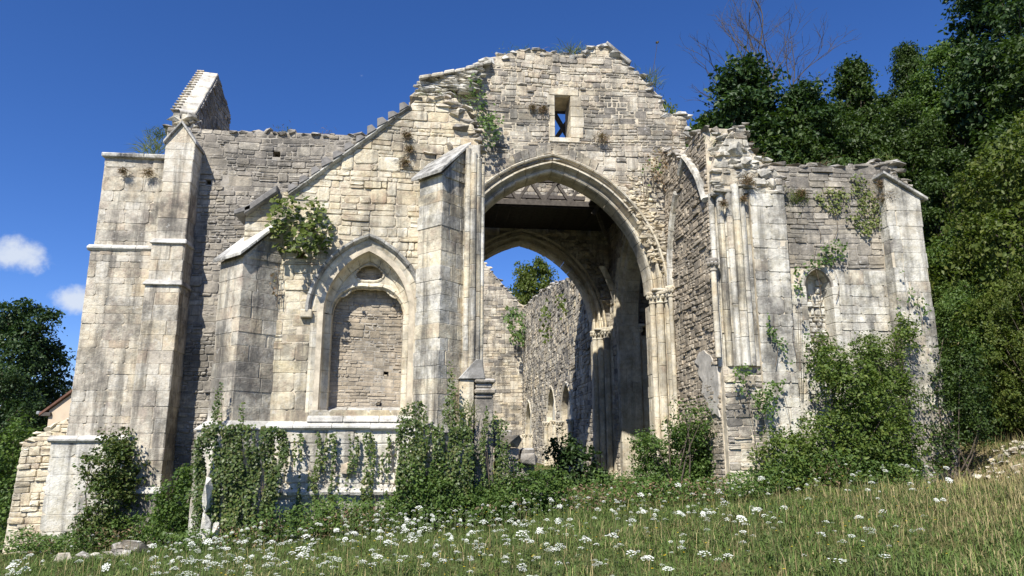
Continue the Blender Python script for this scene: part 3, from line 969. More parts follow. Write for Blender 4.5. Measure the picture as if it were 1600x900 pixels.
# ------------------------------------------------------------------ corner tower of the transept with its buttress
def tower():
    t = root('transept_corner', 'pale ashlar corner block with lichened capping and two string courses, beside the cream house', 'wall', -8, 18.8)
    vf = 18.85
    zc = P(200, 248, v=vf).z; zs1 = P(190, 390, v=vf).z; zs2 = P(160, 688, v=vf).z
    ul = P(165, 246, v=vf).x; ur = P(262, 300, v=vf).x
    gb = gz(-8.3, 18.8) - 0.5
    fr = FRONT(vf)
    def face(v, u0, z0, z1, seed, holes=(), course=(0.16, 0.42), mat=M['tower'], length=(0.22, 0.95)):
        f = FRONT(v)
        outer = [(u0, z0), (ur, z0), (ur, z1), (u0, z1)]
        core_slab(t, f, outer, list(holes), 21.5 - v, M['mortar'])
        masonry(t, f, [outer] + list(holes), mat, course, length, (0.010, 0.024), 0.006, 120, seed, 'block')
    def hole(px, py, w, v):
        c = UZ(px, py, v); d = w * v / FPX
        return [(c[0] - d, c[1] - d), (c[0] + d, c[1] - d), (c[0] + d, c[1] + d), (c[0] - d, c[1] + d)]
    face(vf, ul, zs1 + 0.001, zc, 51, [hole(175, 262, 4, vf), hole(173, 312, 3, vf)])
    face(vf - 0.06, ul - 0.05, zs2 + 0.001, zs1, 52, [hole(154, 503, 4.5, vf - .06), hole(159, 418, 3, vf - .06)])
    face(vf - 0.22, ul - 0.30, gb, zs2, 53, [hole(124, 708, 4, vf - .22)], (0.3, 0.5), M['white'], (0.4, 0.9))
    # string courses and capping
    prof = [(-0.02, -0.1), (-0.02, 0.06), (0.03, 0.11), (0.07, 0.11), (0.15, 0.0), (0.15, -0.1)]
    sweep_slab(t, [(ul - 0.12, zs1 - 0.03), (ur, zs1 - 0.03)], M['capping'], 'string_course', prof, FRONT(vf - 0.03))
    sweep_slab(t, [(ul - 0.36, zs2 - 0.03), (ur, zs2 - 0.03)], M['capping'], 'string_course', [(o, n + 0.05) for o, n in prof], FRONT(vf - 0.16))
    rs = random.Random(3)
    x = ul - 0.06
    while x < P(238, 245, v=vf).x - 0.1:
        w = rs.uniform(0.45, 0.7)
        hexa(t, [(x, vf - 0.12, zc), (x + w - .01, vf - 0.12, zc), (x + w - .01, vf + 1.2, zc), (x, vf + 1.2, zc), (x, vf - 0.14, zc + .11), (x + w - .01, vf - .14, zc + .11), (x + w - .01, vf + .5, zc + .27), (x, vf + .5, zc + .27)], M['capping'], 'capping_slab', 0.02)
        x += w
    # buttress in stages
    b = root('stepped_buttress', 'tall stepped buttress with small gabled cap and dark plinth, shading the grey wall', 'buttress', -7, 18.2)
    ub0 = P(246, 330, v=18.3).x; ub1 = P(293, 330, v=18.3).x
    z1 = P(265, 378, v=18.3).z; z2 = P(258, 443, v=18.25).z; z3 = P(235, 768, v=18.1).z; zt = P(265, 222, v=18.35).z; zap = P(263, 197, v=18.5).z
    g0 = gz(-6.8, 18.0) - 0.5
    stages = [(z1, zt, 0.0, 18.36), (z2, z1, 0.05, 18.28), (z3, z2, 0.08, 18.2), (g0, z3, 0.16, 18.05)]
    for i, (za, zb_, e, v) in enumerate(stages):
        ashlar(b, [(ub0 - e, v), (ub1 + e * 0.6, v), (ub1 + e * 0.6, 19.0), (ub0 - e, 19.0)], za, zb_, M['tower'] if i < 3 else M['grey'], (0.27, 0.40), 60 + i)
    for z, e, v in ((z1, .05, 18.28), (z2, .08, 18.2), (z3, .16, 18.05)):
        hexa(b, [(ub0 - e - .05, v - .07, z - .05), (ub1 + e * .6 + .05, v - .07, z - .05), (ub1 + e * .6 + .05, 18.9, z - .05), (ub0 - e - .05, 18.9, z - .05),
                 (ub0 - e + .0, v + .04, z + .10), (ub1 + e * .6, v + .04, z + .10), (ub1 + e * .6, 18.9, z + .10), (ub0 - e, 18.9, z + .10)], M['capping'], 'weathering', 0.02)
    um = (ub0 + ub1) / 2
    mb = MB()   # gablet
    mb.add([(ub0, 18.36, zt), (ub1, 18.36, zt), (um, 18.36, zap), (ub0, 19.0, zt), (ub1, 19.0, zt), (um, 19.0, zap)], [(0, 1, 2), (3, 5, 4), (0, 3, 4, 1), (1, 4, 5, 2), (0, 2, 5, 3)])
    mb.build('gablet', M['tower'], b)
    for s_ in (-1, 1):
        ue = um + s_ * (ub1 - ub0) / 2 * 1.12
        hexa(b, [(ue, 18.28, zt - .06), (um, 18.28, zap + .01), (um, 19.0, zap + .01), (ue, 19.0, zt - .06), (ue, 18.28, zt + .03), (um, 18.28, zap + .10), (um, 19.0, zap + .10), (ue, 19.0, zt + .03)], M['capping'], 'gablet_slab', 0.012)
    return t
tower()

# ------------------------------------------------------------------ remnant of the transept gable, seen end-on
def gable_remnant():
    t = root('gable_remnant', 'remnant of a steep gable with stepped tile edge, standing alone against the sky', 'wall', -7.6, 21)
    va, vr, vb = 19.6, 22.6, 23.9
    za = P(285, 172, v=va).z; zr = P(328, 112, v=vr).z; zb = P(300, 200, v=va).z - 0.4
    ua0, ua1 = P(272, 165, v=va).x, P(304, 190, v=va).x
    ur0, ur1 = P(312, 110, v=vr).x, P(340, 125, v=vr).x
    # body: two hexahedra (rising and falling rake)
    pts = [(ua0, va, zb), (ua1, va, zb), (ur1, vr, zb), (ur0, vr, zb), (ua0, va, za), (ua1, va, za - .1), (ur1, vr, zr - .05), (ur0, vr, zr)]
    hexa(t, pts, M['tower'], 'rake_wall', 0.02)
    zc = P(354, 180, v=vb).z
    pts2 = [(ur0, vr, zb), (ur1, vr, zb), (ur1 + .1, vb, zb), (ur0, vb, zb), (ur0, vr, zr), (ur1, vr, zr - .05), (ur1 + .1, vb, zc), (ur0, vb, zc)]
    hexa(t, pts2, M['grey'], 'far_wall', 0.02)
    # side stones facing right
    fr = Frame((ua1, va, 0), (ur1 - ua1, vr - va, 0), (vr - va, -(ur1 - ua1), 0))
    L = math.hypot(ur1 - ua1, vr - va)
    masonry(t, fr, [[(0.1, zb), (L, zb), (L, zr - .15), (0.1, za - .1)]], M['grey'], (0.12, 0.18), (0.2, 0.45), (0.02, 0.05), seed=14, limit=90)
    fr2 = Frame((ur1, vr, 0), (0.1, vb - vr, 0), (vb - vr, -0.1, 0))
    masonry(t, fr2, [[(0, zb), (vb - vr, zb), (vb - vr, zc), (0, zr - .15)]], M['grey'], (0.12, 0.18), (0.2, 0.45), (0.02, 0.05), seed=15, limit=90)
    # tile courses stepping down the outer edge
    for i in range(17):
        k = i / 16
        u = ua0 + (ur0 - ua0) * k; v = va + (vr - va) * k; z = za + (zr - za) * k
        hexa(t, box_pts(u - 0.07, u + 0.16, v - 0.06, v + 0.16, z - 0.03, z + 0.012), M['tower'], 'tile', 0.008)
    # broken bottom
    rs = random.Random(8); mb = MB()
    for i in range(40):
        k = rs.random()
        V, F = rock((ua0 + (ua1 - ua0) * rs.random(), va - 0.05 + rs.uniform(-.1, .3), zb + rs.uniform(0.0, 0.75)), rs.uniform(.1, .2), rs, (1.3, 1, .6), 10); mb.add(V, F)
    mb.build('broken_rubble', M['pale'], t, 'stuff')
gable_remnant()

# ------------------------------------------------------------------ aisle wall with the pointed window
ZSTR = P(520, 663, v=V0 - 0.3).z
def window_wall():
    t = root('aisle_window_wall', 'cream stone half-gable wall with a hooded traceried window and a sloping row of corbels', 'wall', -2, V0)
    fr = FRONT(V0)
    top = UZs([(384, 338), (405, 318), (432, 300), (455, 302), (500, 268), (560, 225), (610, 188), (640, 166), (655, 151), (700, 153), (722, 163), (738, 190), (750, 236)], V0)
    zl = ZSTR
    uw = P(572, 500, v=V0).x
    wa = (P(628, 500, v=V0).x - P(516, 500, v=V0).x) / 2 + 0.16
    zsp = P(572, 488, v=V0).z
    wh = P(572, 392, v=V0).z - zsp
    zsill = P(572, 645, v=V0 - 0.1).z
    win = arch_poly(uw, zsp, wa, wh, 0.0, base=zsill)
    holes = []
    for px, py, w in ((620, 347, 4.5), (466, 570, 4), (470, 398, 6), (637, 412, 5)):
        c = UZ(px, py, V0); d = w * V0 / FPX
        holes.append([(c[0] - d, c[1] - d), (c[0] + d, c[1] - d), (c[0] + d, c[1] + d), (c[0] - d, c[1] + d)])
    outer = [(top[0][0], zl)] + top + [(0.75, top[-1][1]), (0.75, zl)]
    core_slab(t, fr, outer, [win] + holes, 0.85, M['mortar'])
    big = arch_poly(uw, zsp, wa, wh, 0.26, base=zsill - 0.02)
    # lower dressed courses, upper coursed rubble
    zmid = P(520, 545, v=V0).z
    lo = clip_poly_z(outer, zl, zmid); hi = clip_poly_z(outer, zmid, 99)
    masonry(t, fr, [hi, clip_poly_z(big, zmid, 99)] + [h for h in holes if h[0][1] > zmid], M['cream'], (0.11, 0.25), (0.17, 0.60), (0.010, 0.038), seed=16)
    masonry(t, fr, [lo, clip_poly_z(big, zl, zmid)] + [h for h in holes if h[0][1] <= zmid], M['cream'], (0.2, 0.42), (0.3, 0.85), (0.015, 0.03), 0.006, 120, 17, 'block')
    ragged_top(t, fr, top[8:], 0.8, M['gable'], 23, (0.18, 0.36), 0.04, rows=3)
    # rake: drip course and the corbel stones
    rake = [top[4], top[7]]
    rk = UZs([(452, 306), (642, 168)], V0)
    sweep_slab(t, rk, M['capping'], 'rake_course', [(-0.05, -0.6), (-0.05, 0.05), (-0.01, 0.13), (0.02, 0.13), (0.03, -0.6)], fr, seg=0.5)
    rs = random.Random(4)
    n = 11
    for i in range(n):
        k = (i + 0.4) / n
        s = rk[0][0] + (rk[1][0] - rk[0][0]) * k; z = rk[0][1] + (rk[1][1] - rk[0][1]) * k
        w = rs.uniform(0.10, 0.13); h = rs.uniform(0.17, 0.24)
        pts = [fr.w(s - w, z - 0.05, 0.15), fr.w(s + w, z + 0.10, 0.15), fr.w(s + w, z + 0.10, -0.6), fr.w(s - w, z - 0.05, -0.6),
               fr.w(s - w * 1.1, z + h * .8, 0.12), fr.w(s - w * .1, z + h, 0.12), fr.w(s - w * .1, z + h, -0.6), fr.w(s - w * 1.1, z + h * .8, -0.6)]
        hexa(t, [tuple(p) for p in pts], M['slate_shade'], 'corbel', 0.012)  # dark tone stands in for the shadow on the corbel faces
    # broken slabs at the foot of the rake
    for (x0, y0, x1, y1, th) in ((386, 330, 436, 296, 0.14), (370, 334, 396, 326, 0.09)):
        a = UZ(x0, y0, V0); b = UZ(x1, y1, V0)
        pts = [fr.w(a[0], a[1] - th, .22), fr.w(b[0], b[1] - th, .22), fr.w(b[0], b[1] - th, -.6), fr.w(a[0], a[1] - th, -.6), fr.w(a[0] - .02, a[1] + .02, .22), fr.w(b[0], b[1] + .04, .22), fr.w(b[0], b[1] + .04, -.6), fr.w(a[0] - .02, a[1] + .02, -.6)]
        hexa(t, [tuple(p) for p in pts], M['slate_shade'], 'roof_slab', 0.02)
    # hood, moulded jamb and arch
    wn = sub('traceried_window', t)
    prof = [(0.26, -0.12), (0.26, 0.03), (0.20, 0.035), (0.12, 0.0), (0.06, -0.10), (0.0, -0.12), (-0.02, -0.20), (-0.08, -0.26), (-0.14, -0.30), (-0.16, -0.42), (0.05, -0.6), (0.26, -0.5)]
    arch_ring(wn, fr, uw, zsp, wa, wh, prof, M['arch'], nv=6, seed=2, name='voussoir')
    hood = [(0.27, -0.05), (0.27, 0.08), (0.31, 0.15), (0.36, 0.16), (0.40, 0.03), (0.40, -0.05)]
    arch_ring(wn, fr, uw, zsp - 0.02, wa, wh, hood, M['capping'], nv=6, seed=3, name='hood_stone')
    for sd in (-1, 1):
        a_, b_ = uw + sd * (wa + 0.22), uw + sd * (wa + 0.48)
        hexa(wn, box_pts(min(a_, b_), max(a_, b_), V0 - 0.14, V0 + .05, zsp - 0.16, zsp + 0.02), M['arch'], 'hood_stop', 0.02)
        zz = zsill; k = 0
        while zz < zsp - 0.05:
            h = min(rs.uniform(0.34, 0.5), zsp - zz)
            V = []
            for z in (zz + .004, zz + h - .004):
                for (r, n_) in prof: V.append(fr.w(uw + sd * (wa + r), z, n_ + (0.004 if k % 2 else 0)))
            m = len(prof); F = [tuple(range(m)), tuple(range(m, 2 * m))] + [(q, (q + 1) % m, (q + 1) % m + m, q + m) for q in range(m)]
            block_at(wn, V, F, M['arch'], 'jamb_stone', True)
            zz += h; k += 1
    # tracery: a depressed inner arch with cusped eye above it
    ia = wa - 0.16; zi = zsp - 0.02; ih = P(572, 452, v=V0 + 0.35).z - zi
    tp = [(0.0, -0.32), (0.0, -0.36), (0.05, -0.28), (0.10, -0.29), (0.14, -0.36), (0.14, -0.44), (0.05, -0.52), (0.0, -0.48)]
    arch_ring(wn, fr, uw, zi, ia, ih, tp, M['arch'], nv=4, seed=5, name='tracery_stone')
    # pierced stone plate above it: a cusped eye between two daggers
    up = [p for p in arch_poly(uw, zsp, wa, wh, -0.06, 12) if p[1] >= zi - 0.001]
    inn = [p for p in arch_poly(uw, zi, ia, ih, 0.07, 10)]
    plate = up + list(reversed(inn))
    ztop = zsp + wh - 0.1; zlow = zi + ih + 0.12
    ec = (zlow + ztop) / 2 - 0.05
    eye = []
    for k in range(40):
        aa = 2 * math.pi * k / 40
        rr = 0.27 + 0.055 * abs(math.cos(1.5 * (aa - math.pi / 2))) 
        eye.append((uw + math.cos(aa) * rr * 1.05, ec + math.sin(aa) * rr * 0.66))
    dag = []
    for sd in (-1, 1):
        c0 = (uw + sd * ia * 0.80, zi + 0.30 * wh); c1 = (uw + sd * ia * 0.47, zi + 0.50 * wh)
        dx, dz = c1[0] - c0[0], c1[1] - c0[1]; Ld = math.hypot(dx, dz); nx, nz = -dz / Ld, dx / Ld
        pl = []
        for k in range(9): f = k / 8; wv = 0.065 * math.sin(math.pi * f) ** .7; pl.append((c0[0] + dx * f + nx * wv, c0[1] + dz * f + nz * wv))
        for k in range(7, 0, -1): f = k / 8; wv = -0.065 * math.sin(math.pi * f) ** .7; pl.append((c0[0] + dx * f + nx * wv, c0[1] + dz * f + nz * wv))
        dag.append(pl)
    core_slab(wn, fr, plate, [eye] + dag, 0.13, M['arch'], 'tracery_plate', -0.35)
    for loop, rr in [(eye, 0.03)] + [(d, 0.02) for d in dag]:      # roll round every opening
        mb = MB(); tube(mb, [fr.w(x, z, -0.35) for x, z in loop] + [fr.w(loop[0][0], loop[0][1], -0.35)], rr, rr, 6); mb.build('roll', M['arch'], wn)
    # later blocking: small-coursed rubble set just behind the tracery
    inf = arch_poly(uw, zsp, wa, wh, -0.02, base=zsill + .05)
    fi = FRONT(V0 + 0.62)
    ih_ = []
    for px, py, w_ in ((592, 634, 4.5), (603, 584, 4)):
        c = UZ(px, py, V0 + .62); d = w_ * V0 / FPX
        ih_.append([(c[0] - d, c[1] - d), (c[0] + d, c[1] - d), (c[0] + d, c[1] + d), (c[0] - d, c[1] + d)])
    core_slab(wn, fi, inf, ih_, 0.2, M['mortar_grey'], 'blocking_core')
    masonry(wn, fi, [inf] + ih_, M['brown'], (0.06, 0.11), (0.12, 0.36), (0.006, 0.03), 0.012, 200, 301, 'blocking_stone')
    # sloping sill
    a = uw - wa - .2; b = uw + wa + .2
    for i in range(3):
        x0 = a + (b - a) * i / 3 + .004; x1 = a + (b - a) * (i + 1) / 3 - .004
        hexa(wn, [(x0, V0 - .16, zsill - .20), (x1, V0 - .16, zsill - .20), (x1, V0 + .84, zsill - .20), (x0, V0 + .84, zsill - .20), (x0, V0 - .12, zsill - .09), (x1, V0 - .12, zsill - .09), (x1, V0 + .84, zsill + .22), (x0, V0 + .84, zsill + .22)], M['capping'], 'sill', 0.015)
    # string course and plinth below
    ul = P(398, 663, v=V0 - .1).x
    sweep_slab(t, [(ul, zl - 0.06), (0.2, zl - 0.06)], M['capping'], 'string_course', [(-0.06, -0.1), (-0.06, 0.16), (-0.01, 0.24), (0.03, 0.24), (0.13, 0.06), (0.13, -0.1)], fr, seg=0.8)
    gb = gz(-2, 15.5) - 0.5
    fp_ = FRONT(V0 - 0.12)
    outer2 = [(ul - .4, gb - .4), (0.4, gb - .2), (0.4, zl - 0.06), (ul - .4, zl - 0.06)]
    core_slab(t, fp_, outer2, [], 0.9, M['mortar'], 'plinth_core')
    masonry(t, fp_, [outer2], M['white'], (0.24, 0.36), (0.35, 0.8), (0.02, 0.05), 0.012, 160, 18, 'plinth_block')
    sweep_slab(t, [(ul, P(560, 770, v=V0 - .3).z), (0.3, P(560, 770, v=V0 - .3).z)], M['white'], 'plinth_ledge', [(-0.04, -0.1), (-0.04, 0.14), (0.02, 0.16), (0.10, 0.04), (0.10, -0.1)], fp_, seg=0.7)
    # red stone shield set in the plinth
    p = P(543, 733, v=V0 - .14)
    V, F = rock((p.x, p.y - .04, p.z), 0.2, rs, (.8, .35, .85), 18)
    block_at(t, V, F, M['brown'], 'carved_boss')
def clip_poly_z(poly, z0, z1):
    def half(pts, z, keep_above):
        o = []
        n = len(pts)
        for i in range(n):
            a, b = pts[i], pts[(i + 1) % n]
            ia = (a[1] >= z) == keep_above; ib = (b[1] >= z) == keep_above
            if ia: o.append(a)
            if ia != ib:
                t = (z - a[1]) / (b[1] - a[1]); o.append((a[0] + (b[0] - a[0]) * t, z))
        return o
    r = half(poly, z0, True)
    if z1 < 90 and r: r = half(r, z1, False)
    return r
window_wall()

# ------------------------------------------------------------------ diagonal buttresses of the aisle
def diag_buttress(A, B, Cc, pz_low, pz_high, zst, label, seed, mat, mat_low, slab_mat):
    A = Vector(A); B = Vector(B); Cc = Vector(Cc)
    D = A + (Cc - B)
    t = root('diagonal_buttress', label, 'buttress', B.x, B.y)
    axis = (Cc - B).normalized(); side = (A - B).normalized()
    g0 = gz(B.x, B.y) - 0.5
    fp = [tuple(A), tuple(B), tuple(Cc), tuple(D)]
    ashlar(t, fp, zst, pz_low, mat, (0.24, 0.36), seed)
    # plinth, wider
    e = 0.14
    A2 = A - axis * e + side * e; B2 = B - axis * e - side * e; C2 = Cc - side * e; D2 = D + side * e
    ashlar(t, [tuple(A2), tuple(B2), tuple(C2), tuple(D2)], g0, zst - 0.12, mat_low, (0.3, 0.45), seed + 1)
    o = 0.06
    def q(p, z, k): return (p.x - axis.x * k, p.y - axis.y * k, z)
    pts = [(*(A2 - axis * o + side * o), zst - .12), (*(B2 - axis * o - side * o), zst - .12), (*(C2 - side * o), zst - .12), (*(D2 + side * o), zst - .12),
           (*(A + side * .02 - axis * .02), zst + .07), (*(B - axis * .02 - side * .02), zst + .07), (*(Cc - side * .02), zst + .07), (*(D + side * .02), zst + .07)]
    hexa(t, pts, slab_mat, 'weathering', 0.02)
    # sloping masonry wedge under the coping
    mb = MB()
    mb.add([(*A, pz_low), (*B, pz_low), (*Cc, pz_low), (*D, pz_low), (*(Cc), pz_high - .05), (*(D), pz_high - .05)], [(0, 3, 2, 1), (0, 1, 4, 5), (1, 2, 4), (0, 5, 3), (2, 3, 5, 4)])
    w = mb.build('wedge', mat, t)
    fr = Frame((B.x, B.y, 0), (axis.x, axis.y, 0), (-side.x, -side.y, 0))
    L = (Cc - B).length
    masonry(t, fr, [[(0.05, pz_low), (L, pz_low), (L, pz_high - .06)]], mat, (0.2, 0.28), (0.3, 0.5), (0.01, 0.03), seed=seed + 2, limit=30, name='wedge_stone')
    # coping slabs
    n = 3
    th = 0.085
    for i in range(n):
        f0 = i / n; f1 = (i + 1) / n - 0.006
        def pt(f, sd, dz):
            base = (A if sd else B) - axis * 0.14 + side * (0.10 if sd else -0.10)
            p = base + axis * (L + 0.14) * f
            return (p.x, p.y, pz_low - 0.02 + (pz_high - pz_low) * f + dz)
        pts = [pt(f0, 1, 0), pt(f0, 0, 0), pt(f1, 0, 0), pt(f1, 1, 0), pt(f0, 1, th), pt(f0, 0, th), pt(f1, 0, th), pt(f1, 1, th)]
        hexa(t, pts, slab_mat, 'coping_slab', 0.012)
    return t
B1 = Vector((-4.19, 15.14))
diag_buttress((-4.865, 15.815), (-4.19, 15.14), (-3.53, 15.8), P(368, 400, v=15.14).z, P(428, 342, v=15.8).z, ZSTR, 'diagonal buttress with sloping slab coping at the free aisle corner, ivy hiding its foot', 70, M['tower'], M['white'], M['capping'])
diag_buttress((-0.54, 15.44), (0.0, 14.9), (0.60, 15.5), P(683, 272, v=14.9).z, P(712, 226, v=15.5).z, P(700, 668, v=14.9).z, 'diagonal buttress with black water stains, against the clustered pier beside the big arch', 74, M['pier'], M['white'], M['capping'])

# ------------------------------------------------------------------ clustered piers of the nave
def left_pier():
    t = root('clustered_pier', 'tall water-stained clustered pier with thin shafts, between the diagonal buttress and the big arch', 'pier', 0.75, 15.5)
    zt = P(735, 228, v=15.4).z; zb = P(735, 600, v=15.4).z; g0 = gz(.8, 15.3) - .4
    ashlar(t, [(0.50, 15.42), (0.62, 15.30), (0.88, 15.30), (0.88, 16.3), (0.50, 16.3)], zb, zt, M['pier'], (0.3, 0.42), 80)
    for k, (u, v, r) in enumerate(((0.60, 15.34, 0.07), (0.73, 15.30, 0.075), (0.845, 15.33, 0.06), (0.93, 15.38, 0.055))):
        shaft(t, (u, v), r, zb, zt - 0.1 - 0.12 * k, M['pier'], seed=81 + k, name='shaft_drum')
    # gabled base with eroded mouldings, then rubble stump
    zg = P(742, 592, v=15.2).z
    zcap = P(745, 562, v=15.2).z
    mb = MB()
    u0, u1 = P(715, 600, v=15.05).x, P(773, 600, v=15.05).x
    um = (u0 + u1) / 2 + .1
    hexa(t, [(u0, 15.0, zg - .02), (u1 - .2, 14.98, zg - .02), (u1 - .2, 15.7, zg - .02), (u0, 15.7, zg - .02), (um - .1, 15.22, zcap + .02), (um + .04, 15.22, zcap), (um + .04, 15.6, zcap), (um - .1, 15.6, zcap + .02)], M['capping'], 'base_cap', 0.02)
    z = zg
    rs = random.Random(6)
    for i, (h, e) in enumerate(((0.10, 0.02), (0.11, -0.05), (0.12, 0.03), (0.10, -0.03))):
        hexa(t, box_pts(u1 - .42 - e * .3, u1 + e, 15.02 - e, 15.8, z - h, z - .006), M['grey'], 'base_moulding', 0.03)
        z -= h
    zst = P(720, 640, v=15.05).z
    hexa(t, box_pts(u0 + .04, u1 - .44, 15.06, 15.7, zst - .35, zg - .03), M['cream'], 'base_block', 0.015)
    ashlar(t, [(u1 - .42, 15.08), (u1 - .02, 15.08), (u1 - .02, 15.9), (u1 - .42, 15.9)], g0, z, M['grey'], (0.3, 0.45), 88)
    ashlar(t, [(u0 - .05, 14.98), (u1 - .45, 14.98), (u1 - .45, 15.8), (u0 - .05, 15.8)], g0, zst - .4, M['white'], (0.3, 0.45), 89)
    # nave side wall running back from the pier to the arch
    w = root('nave_side_wall', 'nave wall running back edge-on behind the clustered pier, its head of broken rubble', 'wall', 0.5, 17.5)
    fr = RIGHTF(0.62)
    outer = [(15.8, -1), (19, -1), (19, P(757, 240, v=18.9).z), (17.5, zt + .5), (16.2, zt + .3), (15.8, zt)]
    core_slab(w, fr, outer, [], 0.9, M['mortar'])
    masonry(w, fr, [outer], M['gable'], (0.15, 0.2), (0.25, 0.5), (0.02, 0.05), seed=90, limit=100)
    ragged_top(w, fr, outer[2:6], 1.1, M['gable'], 91, (0.2, 0.4), 0.02, rows=3)
    # curved, broken vault shoulder
    mb = MB()
    for i in range(70):
        k = rs.random()
        px = 700 + 48 * k + rs.uniform(-8, 6); py = 165 + 55 * k * k + rs.uniform(-8, 30)
        p = P(px, py, v=15.75 + 1.0 * rs.random())
        V, F = rock(p, rs.uniform(.1, .2), rs, (1.3, 1, .55), 10); mb.add(V, F)
    mb.build('vault_rubble', M['gable'], w, 'stuff')
left_pier()

def right_side():
    # --- receding nave wall
    t = root('nave_side_wall', 'sunlit nave wall of narrow courses with a wall rib and a plaster patch', 'wall', UR, 17.4)
    fr = LEFTF(UR)
    zn = P(1150, 205, v=15.8).z; zf = P(1046, 232, v=V1).z
    outer = [(-15.7, gz(UR, 15.7) - .5), (-15.7, zn), (-16.4, zn + .05), (-17.2, zn - .1), (-18.1, (zn + zf) / 2 - .05), (-V1, zf), (-V1, gz(UR, V1) - .5)]
    core_slab(t, fr, outer, [], 0.85, M['mortar'])
    masonry(t, fr, [outer], M['brown'], (0.09, 0.15), (0.16, 0.40), (0.02, 0.055), 0.016, seed=92)
    ragged_top(t, fr, outer[1:6], 0.9, M['grey'], 93, (0.2, 0.36), 0.05, rows=3)
    # wall rib
    rb = sub('wall_rib', t)
    va, vb = 15.5, 18.5
    zsr = P(1120, 405, v=15.5).z
    apx = P(1085, 250, v=17.0).z
    prof = [(0.0, 0.0), (0.0, 0.12), (0.06, 0.17), (0.12, 0.13), (0.15, 0.0)]
    arch_ring(rb, fr, -(va + vb) / 2, zsr, (vb - va) / 2, apx - zsr, prof, M['white'], nv=7, seed=6, name='rib_stone', skip={(1, 0), (1, 1), (1, 2), (-1, 5)}, jit=0.012)
    for v_ in (va - .03, vb + .06):
        shaft(rb, (UR - 0.09, v_), 0.065, gz(UR, v_) if v_ > 17 else P(1140, 560, v=15.6).z, zsr - 0.28, M['arch'], seed=int(v_ * 10))
        capital(rb, (UR - 0.09, v_), 0.075, zsr, M['grey'] if v_ < 17 else M['arch'], 0.3)
    # plaster patch: a thin irregular skin
    pp = [(1106, 551), (1113, 547), (1117, 552), (1124, 556), (1128, 566), (1134, 574), (1137, 600), (1136, 640), (1138, 652), (1131, 646), (1127, 648), (1122, 638), (1116, 636), (1118, 624), (1110, 614), (1112, 596), (1104, 584), (1106, 572), (1099, 566)]
    pts = [P(x - 14, y, u=UR - .044) for x, y in pp]
    V = [tuple(p) for p in pts] + [(p.x + .05, p.y, p.z) for p in pts]
    n = len(pts)
    block_at(t, V, [tuple(range(n)), tuple(range(n, 2 * n))] + [(i, (i + 1) % n, (i + 1) % n + n, i + n) for i in range(n)], M['plaster'], 'plaster_patch', True)
    # --- clustered pier
    p = root('clustered_pier', 'tall pale clustered pier with broken vault springer on top, beside the sunlit nave wall', 'pier', 6.9, 15.4)
    zt = P(1145, 300, v=15.5).z; zb = P(1165, 572, v=15.4).z; g0 = gz(6.9, 15.3) - .4
    ashlar(p, [(6.50, 15.75), (6.62, 15.55), (6.95, 15.44), (7.25, 15.46), (7.34, 15.6), (7.34, 16.5), (6.5, 16.5)], zb, zt, M['pale'], (0.3, 0.45), 95, splitlen=0.5)
    for k, (u, v, r, dz) in enumerate(((6.50, 15.66, 0.07, 0), (6.66, 15.54, 0.085, .1), (6.84, 15.44, 0.075, 0), (6.99, 15.40, 0.10, .15), (7.16, 15.42, 0.07, .05), (7.30, 15.50, 0.065, -.1))):
        shaft(p, (u, v), r, zb, zt + dz, M['pier'] if k % 2 else M['pale'], seed=96 + k)
    # lower stump where the facing is gone
    lowfp = [(6.50, 15.52), (7.30, 15.52), (7.30, 16.5), (6.50, 16.5)]
    f2 = FRONT(15.52)
    o2 = [(UR + .02, g0), (7.55, g0), (7.40, zb), (UR + .02, zb)]
    core_slab(p, f2, o2, [], 0.9, M['mortar'])
    masonry(p, f2, [o2], M['gable'], (0.12, 0.2), (0.2, 0.5), (0.02, 0.07), seed=97, limit=80)
    # broken springer: torn coursed masonry with a few jutting blocks
    fs = FRONT(15.5)
    os_ = UZs([(1112, 300), (1112, 262), (1120, 236), (1136, 212), (1150, 198), (1164, 196), (1168, 222), (1178, 240), (1192, 256), (1206, 262), (1218, 272), (1222, 305)], 15.5)
    core_slab(p, fs, os_, [], .9, M['mortar'], 'springer_core')
    masonry(p, fs, [os_], M['pale'], (0.12, 0.26), (0.2, 0.5), (0.0, 0.13), 0.02, seed=197, limit=60, name='springer_stone', tilt=.06)
    rs = random.Random(17); mb = MB()
    for i in range(90):
        k = rs.random()
        px = 1116 + 100 * k + rs.uniform(-5, 5); lo = 305 - 8 * k; hi = 205 + 55 * k
        py = hi + (lo - hi) * rs.random()
        q = P(px, py, v=15.46 + .1 * rs.random())
        V, F = rock(q, rs.uniform(.05, .12), rs, (1.5, .9, .6), 14); mb.add(V, F)
    ragged_top(p, fs, os_[2:], .9, M['grey'], 198, (.16, .34), .03, rows=3)
    mb.build('broken_springer', M['pale'], p, 'stuff')
    for (px, py, w, h, tl) in ((1150, 232, .34, .30, .1), (1194, 272, .30, .22, -.1), (1206, 288, .26, .26, .2), (1166, 252, .26, .22, -.1)):
        q = P(px, py, v=15.42)
        V, F = rock(q, w * .6, rs, (1.1, .7, h / w), 22)
        block_at(p, V, F, M['pale'], 'springer_block')
    # --- pilaster strip
    s = root('pilaster_strip', 'broad ashlar pilaster strip trailed by a creeper, between clustered pier and lancet wall', 'buttress', 7.7, 15.3)
    zt2 = P(1205, 300, v=15.4).z
    f = FRONT(15.42)
    o3 = [(7.36, g0), (P(1252, 640, v=15.4).x, g0), (P(1238, 500, v=15.42).x, P(1238, 500, v=15.42).z), (P(1228, 330, v=15.42).x, P(1228, 330, v=15.42).z), (P(1222, 290, v=15.42).x, zt2 + .2), (7.36, zt2)]
    core_slab(s, f, o3, [], 0.7, M['mortar'])
